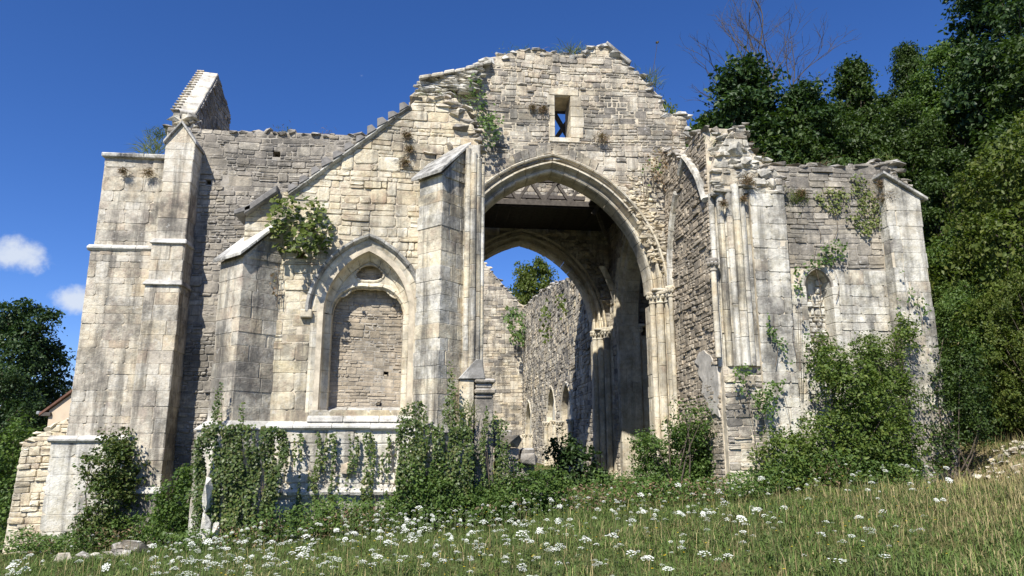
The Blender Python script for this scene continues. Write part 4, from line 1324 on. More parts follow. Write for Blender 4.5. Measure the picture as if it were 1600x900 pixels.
    masonry(s, f, [o3], M['pale'], (0.2, 0.46), (0.28, 0.66), (0.012, 0.035), 0.006, 200, 98, 'block')
    # --- lancet wall
    w = root('lancet_wall', 'grey weathered wall with a narrow lancet window and a pale green creeper, below the wood', 'wall', 9.5, 15.9)
    vw = 15.9
    f = FRONT(vw)
    top = UZs([(1185, 258), (1230, 260), (1290, 262), (1330, 258), (1370, 253), (1408, 253)], vw)
    gb = gz(9.5, 15.9) - .8
    ucx = P(1281, 470, v=vw).x; la = (P(1302, 470, v=vw).x - P(1260, 470, v=vw).x) / 2
    zls = P(1281, 448, v=vw).z; lh = P(1281, 420, v=vw).z - zls
    zlb = P(1281, 545, v=vw).z
    lanc = arch_poly(ucx, zls, la, max(lh, la * 1.01), 0, base=zlb)
    outer = [(7.5, gb)] + [(7.5, top[0][1])] + top + [(11.6, top[-1][1] - .1), (11.6, gb)]
    hol = []
    for px, py, w_ in ((1442, 630, 5), (1230, 468, 3)):
        pass
    core_slab(w, f, outer, [lanc], 0.8, M['mortar_grey'])
    zmid = P(1320, 420, v=vw).z
    big = arch_poly(ucx, zls, la, max(lh, la * 1.01), 0.14, base=zlb - .1)
    masonry(w, f, [clip_poly_z(outer, zmid, 99), clip_poly_z(big, zmid, 99)] if max(q[1] for q in big) > zmid else [clip_poly_z(outer, zmid, 99)], M['grey'], (0.10, 0.17), (0.2, 0.55), (0.012, 0.05), seed=99, limit=200)
    masonry(w, f, [clip_poly_z(outer, gb, zmid), clip_poly_z(big, gb, zmid)], M['pale'], (0.16, 0.38), (0.25, 0.8), (0.012, 0.045), 0.008, seed=100, limit=150, name='block')
    ragged_top(w, f, top, 0.7, M['grey'], 101, (0.2, 0.36), 0.03, rows=2)
    ln = sub('lancet', w)
    arch_ring(ln, f, ucx, zls, la, max(lh, la * 1.01), [(-.03, -.45), (0.0, -0.10), (0.05, 0.02), (0.14, 0.035), (0.14, -0.45)], M['pale'], nv=4, seed=7)
    for sd in (-1, 1):
        z = zlb
        while z < zls - .05:
            h = min(rs.uniform(.28, .4), zls - z)
            a_, b_ = ucx + sd * (la - .01), ucx + sd * (la + .14)
            hexa(ln, box_pts(min(a_, b_), max(a_, b_), vw - .035, vw + .45, z + .003, z + h - .003), M['pale'], 'jamb_stone', 0.012)
            z += h
    # blocked with rough coursed stones set back
    fi = FRONT(vw + .42)
    inf = arch_poly(ucx, zls, la, max(lh, la * 1.01), -.01, base=zlb)
    core_slab(ln, fi, inf, [], .15, M['mortar'], 'blocking_core')
    masonry(ln, fi, [inf], M['pale'], (0.09, 0.2), (0.14, 0.36), (0.0, 0.12), 0.03, 60, 302, 'blocking_stone', tilt=.1)
    # --- end buttress
    e = root('end_buttress', 'grey end buttress with sloping coping at the edge of the wood', 'buttress', 11.3, 15.4)
    u0 = P(1395, 400, v=15.5).x; u1 = P(1452, 420, v=15.5).x; ul1 = P(1476, 690, v=15.4).x
    zsb = P(1440, 310, v=15.5).z; zhi = P(1402, 274, v=15.5).z; zm = P(1440, 640, v=15.45).z
    g1 = gz(11.3, 15.4) - .9
    ashlar(e, [(u0, 15.5), (u1, 15.5), (u1, 16.7), (u0, 16.7)], zm, zsb, M['pale'], (0.26, 0.4), 110)
    ashlar(e, [(u0 - .15, 15.4), (u1 + .06, 15.4), (u1 + .06, 16.7), (u0 - .15, 16.7)], g1, zm, M['grey'], (0.26, 0.4), 111)
    mb = MB().add([(u0, 15.5, zsb), (u1, 15.5, zsb), (u1, 16.7, zsb), (u0, 16.7, zsb), (u0, 15.5, zhi - .05), (u0, 16.7, zhi - .05)], [(0, 3, 2, 1), (0, 1, 4), (3, 5, 2), (1, 2, 5, 4), (0, 4, 5, 3)])
    mb.build('wedge', M['pale'], e)
    for i in range(3):
        f0 = i / 3; f1 = (i + 1) / 3 - .01
        ua, ub = u0 - .05 + (u1 - u0 + .2) * f0, u0 - .05 + (u1 - u0 + .2) * f1
        za, zb_ = zhi + (zsb - .08 - zhi) * f0, zhi + (zsb - .08 - zhi) * f1
        hexa(e, [(ua, 15.4, za), (ub, 15.4, zb_), (ub, 16.7, zb_), (ua, 16.7, za), (ua, 15.4, za + .08), (ub, 15.4, zb_ + .08), (ub, 16.7, zb_ + .08), (ua, 16.7, za + .08)], M['capping'], 'coping_slab', 0.012)
    for k_, (px, py, w_) in enumerate(((1378, 258, .3), (1398, 256, .34), (1404, 266, .26), (1385, 268, .24), (1416, 282, .2))):
        V, F = rock(P(px, py, v=vw - .02), w_ * .55, random.Random(400 + k_), (1.5, .9, .5), 14)
        block_at(e, V, F, M['grey'], 'head_stone')
    ragged_top(e, FRONT(15.5), UZs([(1396, 272), (1446, 308)], 15.5), .9, M['grey'], 303, (.12, .24), .05, rows=2)
right_side()
# ------------------------------------------------------------------ inside: crossing, far arch, choir
def crossing():
    t = root('choir_arch_wall', 'shaded inner wall with a second pointed arch opening to the roofless choir', 'wall', CX, V2)
    fr = FRONT(V2)
    zb = -2.0
    top = UZs([(720, 262), (770, 264), (800, 258), (812, 286), (828, 288), (834, 262), (880, 260), (930, 268), (980, 262), (1060, 270)], V2)
    hole = [(x, max(z, zb)) for x, z in arch_poly(CX, ZS, AA, AH, 0.38, base=zb)]
    outer = [(-6, zb), (-6, top[0][1])] + top + [(11.5, top[-1][1]), (11.5, zb)] + hole
    core_slab(t, fr, outer, [], 1.0, M['mortar_grey'])
    masonry(t, fr, [outer], M['gable'], (0.15, 0.24), (0.3, 0.6), (0.02, 0.06), seed=120)
    a = sub('moulded_arch', t)
    arch_ring(a, fr, CX, ZS, AA, AH, BIG_PROF, M['arch'], nv=13, seed=8)
    rs = random.Random(31); mb = MB()
    for i in range(60):
        k = rs.random(); th = 0.25 + 0.9 * k
        c, R = arch_geo(AA, AH)
        x = CX - c + (R + .75) * math.cos(th) + rs.uniform(-.15, .3); z = ZS + (R + .75) * math.sin(th) + rs.uniform(-.2, .2)
        V, F = rock((x, V2 - .1, z), rs.uniform(.1, .2), rs, (1.2, 1, .7), 10); mb.add(V, F)
    mb.build('torn_rubble', M['gable'], t, 'stuff')
    for sd in (1, -1):
        j = sub('jamb', t)
        ub = CX + sd * AA; zb2 = gz(ub, V2) - .4
        ashlar(j, [(ub + sd * .04, V2 + .28), (ub + sd * .46, V2 + .05), (ub + sd * .62, V2 + .05), (ub + sd * .62, V2 + .95), (ub + sd * .04, V2 + .95)], zb2, ZS - .34, M['arch'], (.35, .5), 121 + sd)
        for k, (du, dv, r_) in enumerate(((.06, .22, .1), (.25, .09, .12), (.5, -.03, .14))):
            shaft(j, (ub + sd * du, V2 + dv), r_, zb2, ZS - .33, M['arch'], seed=125 + k + sd)
            capital(j, (ub + sd * du, V2 + dv), r_, ZS, M['arch'])
        hexa(j, box_pts(min(ub, ub + sd * .7), max(ub, ub + sd * .7), V2 - .18, V2 + .8, ZS - .012, ZS + .08), M['arch'], 'impost', 0.025)
    # clustered crossing pier between choir arch and side arch
    p = root('crossing_pier', 'tall bundle of round shafts with leafy capitals, deep inside the arch, lit at its foot', 'pier', 6.7, 25.8)
    g0 = gz(6.7, 25.8) - .4
    ln = (-0.02, 0.0)
    ashlar(p, [(6.35, 26.45), (6.75, 26.05), (7.05, 25.75), (7.45, 25.35), (8.0, 25.35), (8.0, 26.45)], g0, ZS - .34, M['arch'], (.35, .5), 130, splitlen=.7)
    for k, (u, v, r) in enumerate(((6.42, 26.28, .12), (6.62, 26.10, .10), (6.80, 25.92, .15), (7.02, 25.72, .10), (7.22, 25.52, .13), (7.40, 25.34, .09))):
        shaft(p, (u - ln[0] * (ZS - g0) * 0, v), r, g0, ZS - .33, M['arch'], seed=131 + k)
        capital(p, (u, v), r, ZS, M['arch'])
    hexa(p, [(6.2, 26.4, ZS - .01), (7.2, 25.2, ZS - .01), (7.9, 25.2, ZS - .01), (7.9, 26.4, ZS - .01), (6.2, 26.4, ZS + .09), (7.2, 25.2, ZS + .09), (7.9, 25.2, ZS + .09), (7.9, 26.4, ZS + .09)], M['arch'], 'abacus', 0.02)
    # vault springer fan above
    for k, (du, dv) in enumerate(((-.1, -.55), (-.35, -.25), (.15, -.75))):
        for q in range(5):
            f0, f1 = q / 5, (q + 1) / 5 - .01
            V, F = [], []
            for f in (f0, f1):
                c = (6.85 + du * f * f * 2.2, 25.9 + dv * f * f * 2.2)
                V += [(x, y, ZS + .09 + f * 2.2) for x, y in ngon(c, .13, 8)]
            F = [tuple(range(8)), tuple(range(8, 16))] + [(i, (i + 1) % 8, (i + 1) % 8 + 8, i + 8) for i in range(8)]
            block_at(p, V, F, M['arch'], 'springer_rib', True)
    # side walls of the crossing with their own arches
    for (u, fac, lab, nm, sd) in ((UR + .15, LEFTF, 'dark side wall of the crossing with a high pointed arch, inside the big arch', 'crossing_side_wall', 1), (-0.15, RIGHTF, 'crossing side wall with an added panel closing its arch against light, hidden behind the clustered pier', 'crossing_side_wall', -1)):
        w = root(nm, lab, 'wall', u, 23)
        f = fac(u)
        sg = -1 if fac is LEFTF else 1
        zt = P(900, 300, v=24).z + 1.2
        hole = [(sg * 22.75 + (x - 0), max(z, zb)) for x, z in arch_poly(0, ZS, 2.45, 3.1, .35, base=zb)]
        o = [(min(sg * 19.95, sg * 26.4), zb), (min(sg * 19.95, sg * 26.4), zt), (max(sg * 19.95, sg * 26.4), zt), (max(sg * 19.95, sg * 26.4), zb)] + hole
        core_slab(w, f, o, [], .9, M['mortar_grey'])
        if sd < 0: core_slab(w, f, [q for q in hole], [], .4, M['mortar_grey'], 'light_block', -.45)  # added panel closes the unseen arch so no light enters
        masonry(w, f, [o], M['gable'], (.16, .26), (.3, .6), (.02, .06), seed=140 + sd, limit=120)
        aa = sub('moulded_arch', w)
        arch_ring(aa, f, sg * 22.75, ZS, 2.45, 3.1, [(.5, -.02), (.5, .06), (.4, .08), (.34, -.02), (.28, .02), (.2, 0), (.16, -.12), (.08, -.14), (.02, -.2), (0, -.3), (0, -.75), (.5, -.75)], M['arch'], nv=10, seed=150 + sd)
        for e in (22.75 - 2.45, 22.75 + 2.45):
            j = sub('jamb', w)
            s_ = 1 if e > 22.75 else -1
            n_ = -1 if fac is LEFTF else 1
            ashlar(j, [(u, e), (u, e + s_ * .55), (u - n_ * .8, e + s_ * .55), (u - n_ * .8, e)], gz(u, e) - .3, ZS, M['arch'], (.35, .5), int(e * 10))
    # south transept's outer walls, in shade
    w = root('transept_inner_wall', 'shaded end wall of the transept seen dimly through the side arch', 'wall', 12, 23)
    f = LEFTF(12.2)
    o = [(-26.4, -1), (-26.4, 9.5), (-20, 9.0), (-20, -1)]
    core_slab(w, f, o, [], .8, M['mortar_grey'])
    masonry(w, f, [o], M['gable'], (.2, .3), (.35, .7), (.02, .05), seed=160, limit=60)
    # its side towards the meadow, unseen behind the lancet wall, added to keep light out
    f = FRONT(V1 + .05)
    o = [(7.2, -.5), (7.2, 8.2), (12.9, 7.8), (12.9, -.5)]
    core_slab(w, f, o, [], .8, M['mortar_grey'], 'light_stop_core')
    # the timber platform and its lattice under the sky
    r = root('timber_roof_frame', 'dark timber lattice girder and boarded deck spanning the crossing, with covers added to keep the inside dark', 'roof frame', 3.2, 24)
    r.location = (3.2, 24, P(850, 320, v=23.8).z)
    zd = P(850, 318, v=23.8).z
    ztop = P(850, 282, v=23.8).z
    ua, ub = -0.1, P(922, 318, v=23.8).x + .2
    def beam(nm, p, q, w=.08, par=r):
        p = Vector(p); q = Vector(q); d = (q - p).normalized()
        x = d.cross(Vector((0, 1, 0))); x = x.normalized() if x.length > 1e-3 else Vector((1, 0, 0)); y = d.cross(x).normalized()
        x *= w / 2; y *= w / 2
        hexa(par, [tuple(p - x - y), tuple(p + x - y), tuple(p + x + y), tuple(p - x + y), tuple(q - x - y), tuple(q + x - y), tuple(q + x + y), tuple(q - x + y)], M['timber'], nm, .006)
    for vv in (23.8, 25.6):
        beam('lower_beam', (ua, vv, zd), (ub + .2, vv, zd), .2)
        beam('upper_beam', (ua, vv, ztop), (ub, vv, ztop), .15)
        n = 6
        for i in range(n):
            x0 = ua + (ub - ua) * i / n; x1 = ua + (ub - ua) * (i + 1) / n; xm = (x0 + x1) / 2
            beam('brace', (x0, vv, zd + .1), (xm, vv, ztop - .05), .11); beam('brace', (xm, vv + .05, ztop - .05), (x1, vv + .05, zd + .1), .11)
    beam('end_brace', (ub + .5, 23.4, zd + .75), (ub - .1, 23.8, zd - .35), .16)
    beam('end_brace', (ub, 23.8, zd - .1), (ub + .5, 24.4, zd - 1.0), .12)
    for i in range(16):
        x = ua + i * (UR + .3 - ua) / 16
        hexa(r, box_pts(x + .005, x + (UR + .3 - ua) / 16 - .005, 23.75, V2 - .06, zd - .16, zd - .105), M['plank_shade'], 'board', .004)
    # boarded cover added to keep sun off the side wall of the crossing
    for i in range(14):
        y = 20.1 + i * (23.7 - 20.1) / 14
        hexa(r, box_pts(5.25, UR + 6.0, y + .005, y + (23.7 - 20.1) / 14 - .005, zd - .02, zd + .05), M['plank_shade'], 'board', .004)
    for i in range(20):      # cover added over the transept to keep skylight out
        y = 19.9 + i * (26.4 - 19.9) / 20
        hexa(r, [(UR + 1.0, y, 8.9), (12.9, y, 8.3), (12.9, y + .31, 8.3), (UR + 1.0, y + .31, 8.9), (UR + 1.0, y, 8.95), (12.9, y, 8.35), (12.9, y + .31, 8.35), (UR + 1.0, y + .31, 8.95)], M['plank_shade'], 'board', .004)
    # struts seen through the slit window
    p0 = P(867, 205, v=20.3); p1 = P(893, 178, v=20.3)
    beam('prop', (p0.x - .3, 20.3, p0.z - .75), (p1.x + .1, 20.3, p1.z + .1), .12)
    beam('prop', (p0.x + .75, 20.35, p0.z - .75), (p0.x - .05, 20.35, p1.z + .1), .12)
    beam('rail', (p0.x - .6, 20.32, p1.z + .06), (p1.x + .6, 20.32, p1.z + .06), .1)
crossing()

def choir():
    w = root('choir_side_wall', 'sunlit choir wall with blind arcade and hanging plants, seen through both arches', 'wall', UR, 34)
    f = LEFTF(UR + .05)
    zb = -2.6
    vs = [27.6, 31, 34, 38, 44, 54]
    tops = [P(918, 395, u=UR).z, P(905, 415, u=UR).z, P(893, 432, u=UR).z, P(870, 440, u=UR).z, P(845, 455, u=UR).z, P(820, 478, u=UR).z]
    o = [(-54, zb)] + [(-v, z) for v, z in reversed(list(zip(vs, tops)))] + [(-27.6, zb)]
    # niches of the blind arcade
    niches = []
    for px0, px1, pt in ((821, 831, 628), (855, 868, 606), (877, 893, 600)):
        va = P(px1, 640, u=UR).y; vb = P(px0, 640, u=UR).y
        c = -(va + vb) / 2; a = (vb - va) / 2
        zt = P((px0 + px1) / 2, pt, u=UR).z
        n = arch_poly(c, zt - a * 1.25, a, a * 1.25, 0, 8, zb + .4)
        niches.append((n, c, a, zt))
    core_slab(w, f, o, [n[0] for n in niches], .8, M['mortar'])
    masonry(w, f, [o] + [n[0] for n in niches], M['gable'], (.16, .26), (.3, .65), (.03, .07), .02, seed=170)
    ragged_top(w, f, [(-v, z) for v, z in zip(vs, tops)], .8, M['grey'], 171, (.3, .55), .05, rows=2)
    for k, (n, c, a, zt) in enumerate(niches):
        nn = sub('niche', w)
        arch_ring(nn, f, c, zt - a * 1.25, a, a * 1.25, [(0, -.4), (0, .06), (.1, .1), (.2, .04), (.2, -.1)], M['arch'], nv=5, seed=172 + k)
        for sd in (-1, 1):
            cc = c + sd * (a + .1)
            shaft(nn, (UR - .06, -cc), .13, zb, zt - a * 1.25 - .3, M['arch'], seed=180 + k)
            capital(nn, (UR - .06, -cc), .13, zt - a * 1.25, M['arch'])
        hexa(nn, box_pts(UR + .30, UR + .45, -c - a - .05, -c + a + .05, zb, zt + .1), M['pale'], 'back_panel')
    e = root('choir_end_wall', 'broken end wall of the choir with a sloping head, farthest inside under the arch', 'wall', 3, 54)
    f = FRONT(54)
    top = UZs([(640, 380), (757, 412), (775, 432), (792, 452), (812, 474), (836, 486)], 54)
    zb = -2.6
    o = [(-6, zb), (-6, top[0][1])] + [t for t in top if -6 < t[0] < 7.6] + [(7.7, top[-1][1]), (7.7, zb)]
    core_slab(e, f, o, [], .9, M['mortar'])
    masonry(e, f, [o], M['gable'], (.2, .32), (.35, .9), (.02, .06), .02, seed=190, limit=200)
    ragged_top(e, f, top, .8, M['gable'], 191, (.3, .6), .05, rows=1)
choir()

# ------------------------------------------------------------------ low things beside the ruin
def stepped_stump():
    t = root('ruined_wall_stump', 'stepped stump of grey blocks beside the pier base, descending into the shrubs', 'wall', 1.4, 15.4)
    rs = random.Random(41)
    v0 = 15.5
    steps = [(757, 780, 655, 700), (770, 800, 672, 700), (775, 812, 700, 740), (780, 826, 738, 800), (815, 836, 700, 740), (800, 880, 770, 812)]
    for (x0, x1, y0, y1) in steps:
        a = P(x0, y1, v=v0); b = P(x1, y0, v=v0)
        n = max(1, round((b.z - a.z) / .3)); m = max(1, round((b.x - a.x) / .45))
        for i in range(n):
            for j in range(m):
                z0 = a.z + (b.z - a.z) * i / n; z1 = a.z + (b.z - a.z) * (i + 1) / n
                u0 = a.x + (b.x - a.x) * j / m; u1 = a.x + (b.x - a.x) * (j + 1) / m
                dv = rs.uniform(-.05, .05)
                hexa(t, box_pts(u0 + .005, u1 - .005, v0 + dv, v0 + .6 + dv, z0 + .004, z1 - .004), M['grey'], 'block', .03)
    V, F = rock(tuple(P(800, 688, v=15.45)), .2, rs, (1.1, 1, .8), 18); block_at(t, V, F, M['grey'], 'round_stone')
    V, F = rock(tuple(P(826, 718, v=15.45)), .18, rs, (1.1, 1, .8), 18); block_at(t, V, F, M['grey'], 'round_stone')
stepped_stump()
def low_wall():
    t = root('garden_wall', 'low dry-stone rubble wall stepping up to the ruin, in front of the cream house', 'wall', -10.5, 19.6)
    v = 19.6
    f = FRONT(v)
    top = UZs([(36, 690), (52, 688), (60, 678), (80, 676), (88, 664), (102, 660), (112, 650), (130, 650)], v)
    zb = gz(-10.5, v) - .7
    o = [(top[0][0] - .15, zb)] + top + [(top[-1][0], zb)]
    core_slab(t, f, o, [], .6, M['mortar'])
    masonry(t, f, [o], M['cream'], (.1, .2), (.2, .55), (.02, .07), seed=200, limit=150)
    ragged_top(t, f, top, .5, M['cream'], 201, (.2, .4), .04)
low_wall()
def house():
    t = root('house', 'small cream rendered house gable with dark eaves behind the ruin, below the big tree', 'house', -14, 29)
    v = 29.0
    g = gz(-14, v) - 1
    u0 = P(76, 650, v=v).x; u1 = u0 + 7.0; ze = P(74, 641, v=v).z; zr = ze + 3.0
    um = (u0 + u1) / 2
    MB().add([(u0, v, g), (u1, v, g), (u1, v, ze), (um, v, zr), (u0, v, ze), (u0, v + 8, g), (u1, v + 8, g), (u1, v + 8, ze), (um, v + 8, zr), (u0, v + 8, ze)],
             [(0, 1, 2, 3, 4), (9, 8, 7, 6, 5), (0, 4, 9, 5), (1, 6, 7, 2)]).build('wall', M['render'], t)
    sl = (zr - ze) / (um - u0)
    for sd in (-1, 1):
        ue = um + sd * (um - u0 + .3); zee = ze - .3 * sl
        hexa(t, [(um, v - .12, zr + .03), (ue, v - .12, zee + .03), (ue, v + 8.2, zee + .03), (um, v + 8.2, zr + .03), (um, v - .12, zr + .14), (ue, v - .12, zee + .14), (ue, v + 8.2, zee + .14), (um, v + 8.2, zr + .14)], M['tile'], 'roof_slope', .01)
    hexa(t, box_pts(u0 - .3, u0 + .1, v - .1, v + 8, ze - .22, ze - .08), M['timber'], 'eaves_board', .01)
    hexa(t, box_pts(u0 - .42, u0 - .30, v - .1, v + 8, ze - .16, ze - .04), M['metal'], 'gutter', .02)
house()
def fallen_stones():
    rs = random.Random(55)
    spots = [(205, 832, .30, 'large fallen block with a flat top, in the rubble heap before the stepped buttress', 'gable'), (190, 842, .26, 'tilted pale fallen stone at the edge of the rubble heap', 'gable'),
             (222, 826, .24, 'squared fallen stone leaning on the dark plinth', 'gable')]
    for px, py, r, lab, m in spots:
        p = P(px, py, v=16.2); z = gz(p.x, 16.2)
        V, F = rock((p.x, 16.2, z + r * .35), r * .85, rs, (1.1, .9, .8), 11)
        o = MB().add(V, F).build('fallen_stone', M[m])
        tag(o, lab, 'stone', 'stones fallen before the buttress')
    for i in range(16):
        u = rs.uniform(-7.4, -5.6); v = rs.uniform(15.6, 16.5); r = rs.uniform(.08, .17)
        V, F = rock((u, v, gz(u, v) + r * .45), r, rs, (1.2, .9, .7), 10)
        o = MB().add(V, F).build('rubble_stone', M['gable'])
        tag(o, 'small rubble stone lying in the grass before the stepped buttress', 'stone', 'small rubble stones before the buttress')
fallen_stones()
def broken_post():
    t = root('broken_corner_stone', 'white broken upright stone standing under the ivy at the corner of the aisle', 'stone', -4.9, 14.75)
    a = P(325, 850, v=14.7)
    for i, (x0, x1, y0, y1) in enumerate(((312, 334, 745, 800), (312, 332, 800, 852), (331, 345, 815, 850))):
        p = P(x0, y1, v=14.75); q = P(x1, y0, v=14.75)
        V, F = rock(((p.x + q.x) / 2, 14.8, (p.z + q.z) / 2), .5, random.Random(60 + i), ((q.x - p.x) * 1.1, .4, (q.z - p.z) * 1.1), 22)
        block_at(t, V, F, M['white'], 'stone_piece')
broken_post()
# ------------------------------------------------------------------ vegetation kit
NR = np.random.RandomState(5)
def leaves_arrays(C_, Nrm, size, aspect=0.6, fold=0.15, rs=NR):
    """one folded leaf (4 verts, 2 tris) at every centre"""
    n = len(C_)
    Nrm = Nrm / (np.linalg.norm(Nrm, axis=1, keepdims=True) + 1e-9)
    rnd = rs.normal(size=(n, 3))
    T = np.cross(Nrm, rnd); T /= (np.linalg.norm(T, axis=1, keepdims=True) + 1e-9)
    B = np.cross(Nrm, T)
    s = (np.ones(n) * size if np.isscalar(size) else size)[:, None]
    a = C_ - T * s * 0.5; b = C_ + T * s * 0.5
    c = C_ + B * s * aspect * 0.5 + Nrm * s * fold; d = C_ - B * s * aspect * 0.5 + Nrm * s * fold
    V = np.stack([a, c, b, d], 1).reshape(-1, 3)
    i = np.arange(n) * 4
    F = np.stack([np.stack([i, i + 1, i + 2], 1), np.stack([i, i + 2, i + 3], 1)], 1).reshape(-1, 3)
    return V, F
def unit(n, rs=NR):
    d = rs.normal(size=(n, 3)); return d / np.linalg.norm(d, axis=1, keepdims=True)
def clump_crown(blobs, n_leaf, leaf, clump=0.45, per=36, rs=NR, shell=0.55, flat=0.55):
    """blobs: [(centre, radii)]; leaves gathered in twig-sized clumps lying mostly in the outer shell"""
    vol = np.array([r[0] * r[1] + r[1] * r[2] + r[0] * r[2] for _, r in blobs]); vol /= vol.sum()
    Cs, Ns = [], []
    for (c, r), w in zip(blobs, vol):
        k = max(4, int(n_leaf * w / per))
        d = unit(k, rs)
        rad = shell + (1 - shell) * rs.rand(k, 1) ** 0.6
        rad *= 0.80 + 0.36 * rs.rand(k, 1)
        far = rs.rand(k, 1) < 0.10
        rad = np.where(far, rad * 1.28, rad)
        cc = np.array(c) + d * rad * np.array(r)
        q = rs.normal(size=(k, per, 3)) * clump * .78 * np.array([1, 1, flat]) * (0.4 + 1.0 * rs.rand(k, 1, 1))
        q[:, :, 2] -= 0.25 * (q[:, :, 0] ** 2 + q[:, :, 1] ** 2) / max(clump, .05)
        pts = (cc[:, None, :] + q).reshape(-1, 3)
        nn = np.repeat(d, per, 0) * 0.5 + np.array([0, 0, 0.55]) + rs.normal(size=(k * per, 3)) * 0.55
        Cs.append(pts); Ns.append(nn)
    P_ = np.concatenate(Cs); N_ = np.concatenate(Ns)
    return leaves_arrays(P_, N_, leaf * (0.5 + 0.95 * rs.rand(len(P_))), rs=rs)
def branch_path(p, q, rs, bend=0.15, n=6):
    p = Vector(p); q = Vector(q); L = (q - p).length
    off = Vector((rs.uniform(-1, 1), rs.uniform(-1, 1), rs.uniform(-.3, .6))) * L * bend
    return [p.lerp(q, i / n) + off * math.sin(math.pi * i / n) for i in range(n + 1)]

def tree_proto(seed, height, spread, n_leaf, leaf, clump, lobes=26, trunk_r=0.22, low=0.18, conical=False):
    """returns (crown V, F), trunk MB in local space, base at the origin"""
    rs = random.Random(seed); nr = np.random.RandomState(seed)
    blobs = []; mb = MB()
    top = (rs.uniform(-.3, .3), rs.uniform(-.3, .3), height * 0.86)
    tr = branch_path((0, 0, -0.4), top, rs, 0.03, 10)
    tube(mb, tr, trunk_r, trunk_r * 0.15, 8)
    for i in range(lobes):
        f = low + (1 - low) * (i + rs.random()) / lobes
        a = i * 2.4 + rs.uniform(-.5, .5)
        prof = (1 - f) ** 0.8 * 1.25 + .12 if conical else math.sin(math.pi * min(1, (f - low) / (1 - low) * 0.80 + 0.16)) ** 0.7
        R = spread * prof * rs.uniform(0.55, 1.0)
        c = (math.cos(a) * R * .78, math.sin(a) * R * .78, height * f)
        r = spread * rs.uniform(0.15, 0.30) * (0.75 + 0.4 * prof)
        blobs.append((c, (r, r, r * rs.uniform(.55, .85))))
        k = min(len(tr) - 1, int(f * 8))
        tube(mb, branch_path(tr[max(0, k - 1)], c, rs, .12, 5), trunk_r * .32 * (1.1 - f), .015, 5)
    V, F = clump_crown(blobs, n_leaf, leaf, clump, 30, nr)
    return V, F, mb
PROTO = {}
def place_tree(kind, name, label, u, v, height, rot, cat='tree', group=None, mat=None, widen=1.0, z=None):
    """copies of a prototype share crown and trunk meshes"""
    (V, F, mb, H) = PROTO[kind]
    key = (kind, mat.name)
    if key not in place_tree.me:
        o = np_mesh('crown', V, F, mat); me = o.data; bpy.data.objects.remove(o)
        o2 = mb.build('trunk', M['bark']); me2 = o2.data; bpy.data.objects.remove(o2)
        place_tree.me[key] = (me, me2)
    me, me2 = place_tree.me[key]
    t = thing(name, label, cat, (u, v, gz(u, v) if z is None else z), group)
    t.rotation_euler = (0, 0, rot)
    s = height / H
    t.scale = (s * widen, s * widen, s)
    c = bpy.data.objects.new('crown', me); C.objects.link(c); c.parent = t
    k = bpy.data.objects.new('trunk', me2); C.objects.link(k); k.parent = t
    return t
place_tree.me = {}
PROTO['broad'] = (*tree_proto(3, 10, 3.6, 44000, .18, .30, 54), 10)
PROTO['broad2'] = (*tree_proto(9, 10, 3.2, 40000, .17, .28, 48, low=.12), 10)
PROTO['tall'] = (*tree_proto(14, 12, 2.7, 40000, .18, .30, 52, low=.1, conical=True), 12)
PROTO['bushy'] = (*tree_proto(21, 6, 3.0, 40000, .11, .22, 54, .12, low=.04), 6)

def at_px(px, v): return P(px, 650, v=v).x
def top_h(px, py, v):
    p = P(px, py, v=v)
    return p.x, p.z - gz(p.x, v)
def tree_px(kind, name, label, px, py, v, rot, mat, group=None, widen=1.0):
    u, h = top_h(px, py, v)
    return place_tree(kind, name, label, u, v, h * .95, rot, 'tree', group, mat, widen)
# big tree behind the house
tree_px('broad', 'broadleaf_tree', 'big dark rounded broadleaf tree rising behind the cream house', 38, 462, 40, .4, M['leaf_dark'], widen=.86)
tree_px('bushy', 'broadleaf_tree', 'lower dark tree filling the gap behind the house gutter', 5, 560, 34, 2.0, M['leaf_dark'], widen=.9)
# tree seen through the two arches
tree_px('broad2', 'broadleaf_tree', 'sunlit broadleaf tree showing over the choir wall through both arches', 835, 400, 60, 1.1, M['leaf_light'], widen=.72)
